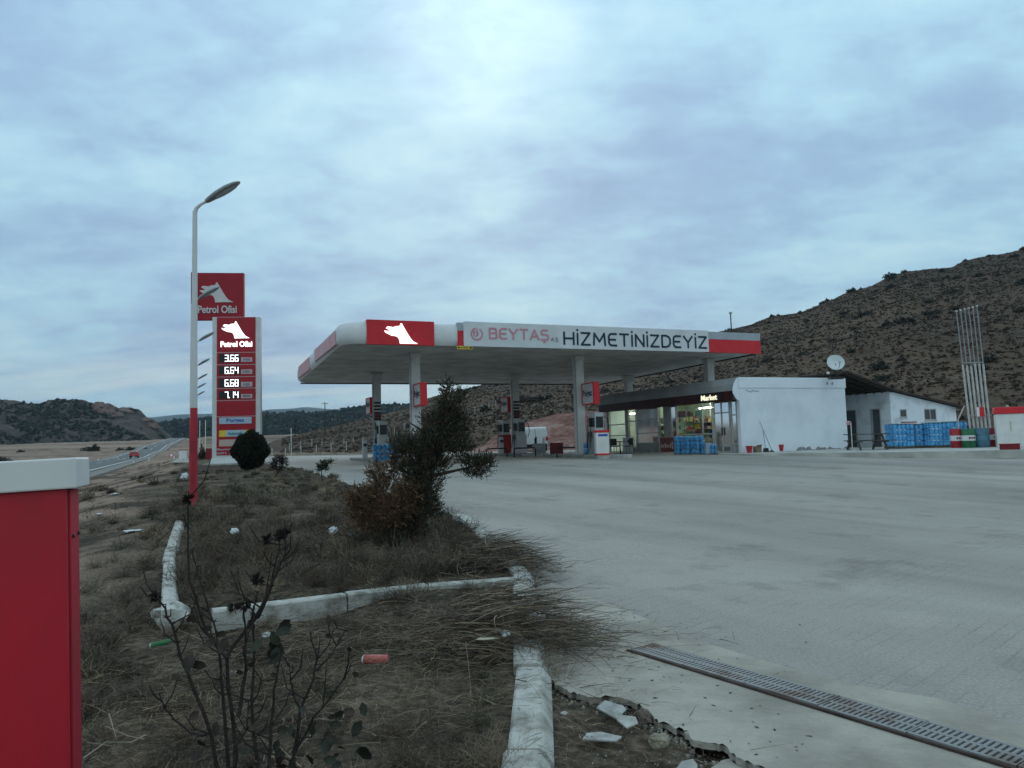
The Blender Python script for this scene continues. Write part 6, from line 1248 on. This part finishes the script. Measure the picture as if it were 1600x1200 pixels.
def can(px, py, L_, r, rz, c1, c2, label, name, dz=.05, tilt=0):
    p = G(px, py); p.z = float(gz(p.x, p.y))+dz; o = thing(name, p, label, 'litter', rz); 
    b_ = MB().tube([(-L_/2, 0, 0), (-L_*.3, 0, 0), (L_/2, 0, 0)], [r, r*1.02, r*.96], 14).build('body', c1, o, 1); MB().tube([(-L_/2-.012, 0, 0), (-L_/2, 0, 0)], [r*.75, r*.98], 14).build('end', c2, o, 1); o.rotation_euler = (0, tilt, rz)
can(588, 1058, .165, .03, -.05, M('can_red', (.5, .12, .11), .45, .25, 8), wp, 'faded red drink can lying in the near weeds', 'drink_can', .09)
can(252, 1003, .15, .022, .35, M('bottle_green', (.03, .2, .08), .4, .2, 8), wp, 'green bottle lying left of the corner stone', 'bottle', .05, -.15)

# ------------------------------------------------------------------ vehicles
tyre = M('tyre', (.015, .015, .016), .85, .1, 10); rim = M('wheel_rim', (.25, .26, .27), .4, .1, 6, metal=.5); cglass = M('car_glass', (.015, .018, .022), .1, .1, 3, spec=.7); tail = M('tail_light', (.4, .01, .01), .3, .1, 5)
def vehicle(name, loc, rz, prof, W_, paint, label, cat, roof_z, glass_side, rear_glass, L_, lit=False):
    o = thing(name, loc, label, cat, rz); m = MB(); k = len(prof); vs = []
    for sx in (-1, 1):
        for y, z in prof: tp = .88 if z > roof_z*.72 else (1.0 if z > .3 else .96); vs.append((sx*W_/2*tp, y, z))
    m.add(vs, [tuple(range(k)), tuple(reversed(range(k, 2*k)))] + [(i, (i+1) % k, (i+1) % k+k, i+k) for i in range(k)]); m.build('body', paint, o, bevel=.06)
    for y in (L_*.2, L_*.8):
        for sx in (-1, 1):
            wv_ = MB(); wv_.tube([(sx*(W_/2-.2), y, .33), (sx*(W_/2+.015), y, .33)], .33, 20); wv_ = wv_.build('wheel', tyre, o, 1); MB().tube([(sx*(W_/2-.1), y, .33), (sx*(W_/2+.03), y, .33)], .2, 14).build('rim', rim, wv_, 1)
    for sx in (-1, 1):
        if glass_side:
            m = MB(); m.add([(sx*(W_/2*.945), a, b) for a, b in glass_side] + [(sx*(W_/2*.955), a, b) for a, b in glass_side], [(0, 1, 2, 3), (7, 6, 5, 4), (0, 4, 5, 1), (2, 6, 7, 3)]); m.build('side_window', cglass, o)
        m = MB(); m.box(sx*(W_/2-.09)-.08, sx*(W_/2-.09)+.08, -.03, .02, .8, 1.1 if W_ > 1.75 else 1.0); m.build('tail_light', M('tail_lit', (1, .05, .03), .3, 0, emit=2.5) if lit else tail, o)
        m = MB(); m.box(sx*(W_/2+.08)-.08, sx*(W_/2+.08)+.08, L_*.66, L_*.7, .95, 1.12); m.build('mirror', black, o)
    if rear_glass: m = MB(); a, b, c, d, yy = rear_glass; m.add([(-a, yy[0], c), (a, yy[0], c), (b, yy[1], d), (-b, yy[1], d), (-a, yy[0]+.05, c), (a, yy[0]+.05, c), (b, yy[1]+.05, d), (-b, yy[1]+.05, d)], [(0, 1, 2, 3), (4, 7, 6, 5), (0, 4, 5, 1), (2, 6, 7, 3), (1, 5, 6, 2), (3, 7, 4, 0)]); m.build('rear_window', cglass, o)
    m = MB(); m.box(-W_/2+.08, W_/2-.08, -.08, .03, .32, .55); m.build('bumper', black, o, bevel=.03); m = MB(); m.box(-.26, .26, -.09, -.085, .6 if W_ < 1.7 else .42, .71 if W_ < 1.7 else .52); m.build('number_plate', white_paint, o)
    return o
D = 168; p = at(209, 712, D); gzv = -.88
suv = vehicle('parked_car' if False else 'car', (p.x, p.y, gzv), TH+.03, [(0, .3), (-.02, .9), (.12, 1.0), (.35, 1.52), (.7, 1.58), (2.3, 1.55), (3.0, 1.05), (4.1, .92), (4.25, .6), (4.2, .3)], 1.82, M('car_red', (.5, .03, .04), .3, .05, 3), 'red car driving away on the highway, seen from behind', 'car', 1.58, [(.5, 1.05), (2.7, 1.05), (2.25, 1.45), (.65, 1.45)], (.72, .62, 1.02, 1.42, (.09, .27)), 4.2, False)
p = at(839, 700, 58); van = vehicle('van', (p.x-.1, p.y, 0), .16, [(0, .3), (0, .95), (.03, 1.7), (.12, 1.82), (2.7, 1.84), (3.1, 1.7), (3.6, 1.12), (4.2, .95), (4.35, .6), (4.3, .3)], 1.82, M('van_white', (.6, .63, .65), .35, .04, 3), 'white panel van parked behind the pumps, seen from behind', 'van', 1.84, [(2.6, 1.15), (3.5, 1.15), (3.05, 1.62), (2.6, 1.66)], None, 4.3)
m = MB(); m.box(-.01, .01, -.006, .0, .4, 1.7); m.build('door_seam', black, van); m = MB(); m.box(.06, .1, -.04, -.005, .95, 1.1); m.build('door_handle', black, van)

# ------------------------------------------------------------------ fences, poles and roadside bits
def Pg(px, D): d = ray(px, 700); x, y = d.x/d.y*D, D; return Vector((x, y, 0))
def surf(px, u): return Vector(hill_at(px, u))
postw = M('fence_post', (.42, .41, .38), .85, .15, 3)
def fence(pts, label, h_=1.45, r=.05):
    o = thing('wire_fence', pts[0], label, 'fence'); b0 = pts[0]
    for p in pts: q = p-b0; MB().box(q.x-r, q.x+r, q.y-r, q.y+r, q.z-.3, q.z+h_).build('post', postw, o)
    for z in (.5, .95, 1.35): MB().tube([p-b0+Vector((0, 0, z)) for p in pts], .006, 3, False).build('wire', grey_metal, o)
def find_u(px, D):
    best = min((abs(hill_at(px, u)[1]-D), u) for u in np.linspace(0, .9, 60)); return best[1]
def onhill(px, D): return Vector(hill_at(px, find_u(px, D)))
fence([onhill(px, D) for px, D in zip((452, 469, 487, 503, 520, 537, 552, 568, 584, 600, 616, 631, 646), np.linspace(118, 150, 13))], 'far wire fence with pale posts across the brown slope')
fence([onhill(px, D) for px, D in zip((425, 446, 470, 494, 517, 541, 566, 592, 620), np.linspace(96, 108, 9))], 'nearer wire fence with pale posts beyond the forecourt', 1.5, .055)
fence([onhill(px, D) for px, D in zip((730, 741, 752, 763, 774, 785, 796), np.linspace(150, 165, 7))], 'short row of pale fence posts up the slope under the canopy', 1.5, .06)
wpole = M('pole_timber', (.05, .04, .035), .9, .2, 4)
def upole(px, D, h_, label):
    b_ = onhill(px, D); o = thing('utility_pole', b_, label, 'utility pole'); MB().tube([(0, 0, -.5), (0, 0, h_)], [.16, .1], 8).build('pole', wpole, o, 1); m = MB(); m.box(-.9, .9, -.05, .05, h_-.5, h_-.38); m.build('cross_arm', wpole, o)
    for x in (-.8, 0, .8): MB().lathe([(.05, 0), (.06, .08), (.03, .2)], (x, 0, h_-.38), 6).build('insulator', grey_metal, o)
upole(508, 190, 8.3, 'dark timber power pole on the slope left of the canopy'); upole(521.5, 250, 6.0, 'shorter dark power pole farther up the slope'); upole(472, 300, 5.5, 'distant small power pole at the foot of the wooded hill')
for px, y0, y1, D, lb in ((455, 670, 708, 75, 'tall thin white pole beyond the forecourt'), (312, 658, 706, 72, 'left of two thin white poles behind the street lamp'), (321, 658, 706, 70, 'right of two thin white poles, next to the totem')):
    p = at(px, y1, D); o = thing('flag_pole', (p.x, p.y, p.z-.5), lb, 'pole'); MB().tube([(0, 0, 0), (0, 0, at(px, y0, D).z-p.z+.5)], .035, 8).build('pole', white_paint, o, 1); MB().lathe([(.02, -.02), (.06, .02), (.01, .07)], (0, 0, at(px, y0, D).z-p.z+.5), 8).build('finial', white_paint, o, 1)
for px, D, lb in ((209, 112, 'white roadside marker post below the red car'), (233, 140, 'white roadside marker post right of the red car'), (154, 150, 'marker post on the far side of the road, left of the car'), (185, 175, 'marker post on the far side of the road near the car'), (272, 100, 'thin white marker post beside the round sign')):
    p = Pg(px, D); p.z = float(gz(p.x, p.y)); o = thing('marker_post', p, lb, 'post', 0, 'roadside marker posts'); MB().box(-.06, .06, -.04, .04, -.1, 1.0).build('post', white_paint, o); MB().box(-.062, .062, -.042, .042, .72, .86).build('band', black, o)
p = Pg(268, 110); p.z = float(gz(p.x, p.y)); o = thing('road_sign', p, 'small round red and white road sign on the verge', 'road sign'); zc_ = at(268, 711, 110).z-p.z
MB().tube([(0, 0, 0), (0, 0, zc_)], .04, 8).build('post', grey_metal, o, 1); b_ = MB().tube([(0, -.03, zc_), (0, -.05, zc_)], .34, 20).build('disc', white_paint, o); mm = MB(); ring(mm, Vector((0, -.055, zc_)), .24, .34, 0, 359); mm.build('red_ring', cred, o)
p = Pg(285, 84); p.z = at(285, 715, 84).z; o = thing('meter_cabinet', p, 'white cabinet with a thin red top left of the lamp post', 'cabinet'); zt_ = at(285, 702.5, 84).z-p.z; m = MB(); m.box(-.4, .4, 0, .4, -.6, zt_-.08); m.build('body', white_paint, o); m = MB(); m.box(-.43, .43, -.03, .43, zt_-.08, zt_); m.build('lid', dark_red, o)
p = Pg(327, 58); p.z = 0; o = thing('red_board', p, 'dark red board half hidden behind the left side of the totem', 'board'); m = MB(); m.box(-.28, .5, 0, .08, .1, .95); m.build('board', dark_red, o); m = MB(); m.box(-.2, -.14, .08, .14, -.1, .9); m.build('post', grey_metal, o)

# ------------------------------------------------------------------ evening haze in the valley air
hz_m = bpy.data.materials.new('air_haze'); hz_m.use_nodes = True; nt = hz_m.node_tree; nt.nodes.clear(); o_ = N(nt, 'ShaderNodeOutputMaterial'); v_ = N(nt, 'ShaderNodeVolumePrincipled')
v_.inputs['Color'].default_value = (.55, .76, .95, 1); v_.inputs['Density'].default_value = .00011; v_.inputs['Anisotropy'].default_value = 0; nt.links.new(v_.outputs[0], o_.inputs['Volume'])
m = MB(); m.box(-4800, 4800, -4800, 7300, -60, 330); o = m.build('haze', hz_m); tag(o, 'thin blue evening haze in the air', kind='stuff')
van.scale = (1.12, 1.05, 1.05)
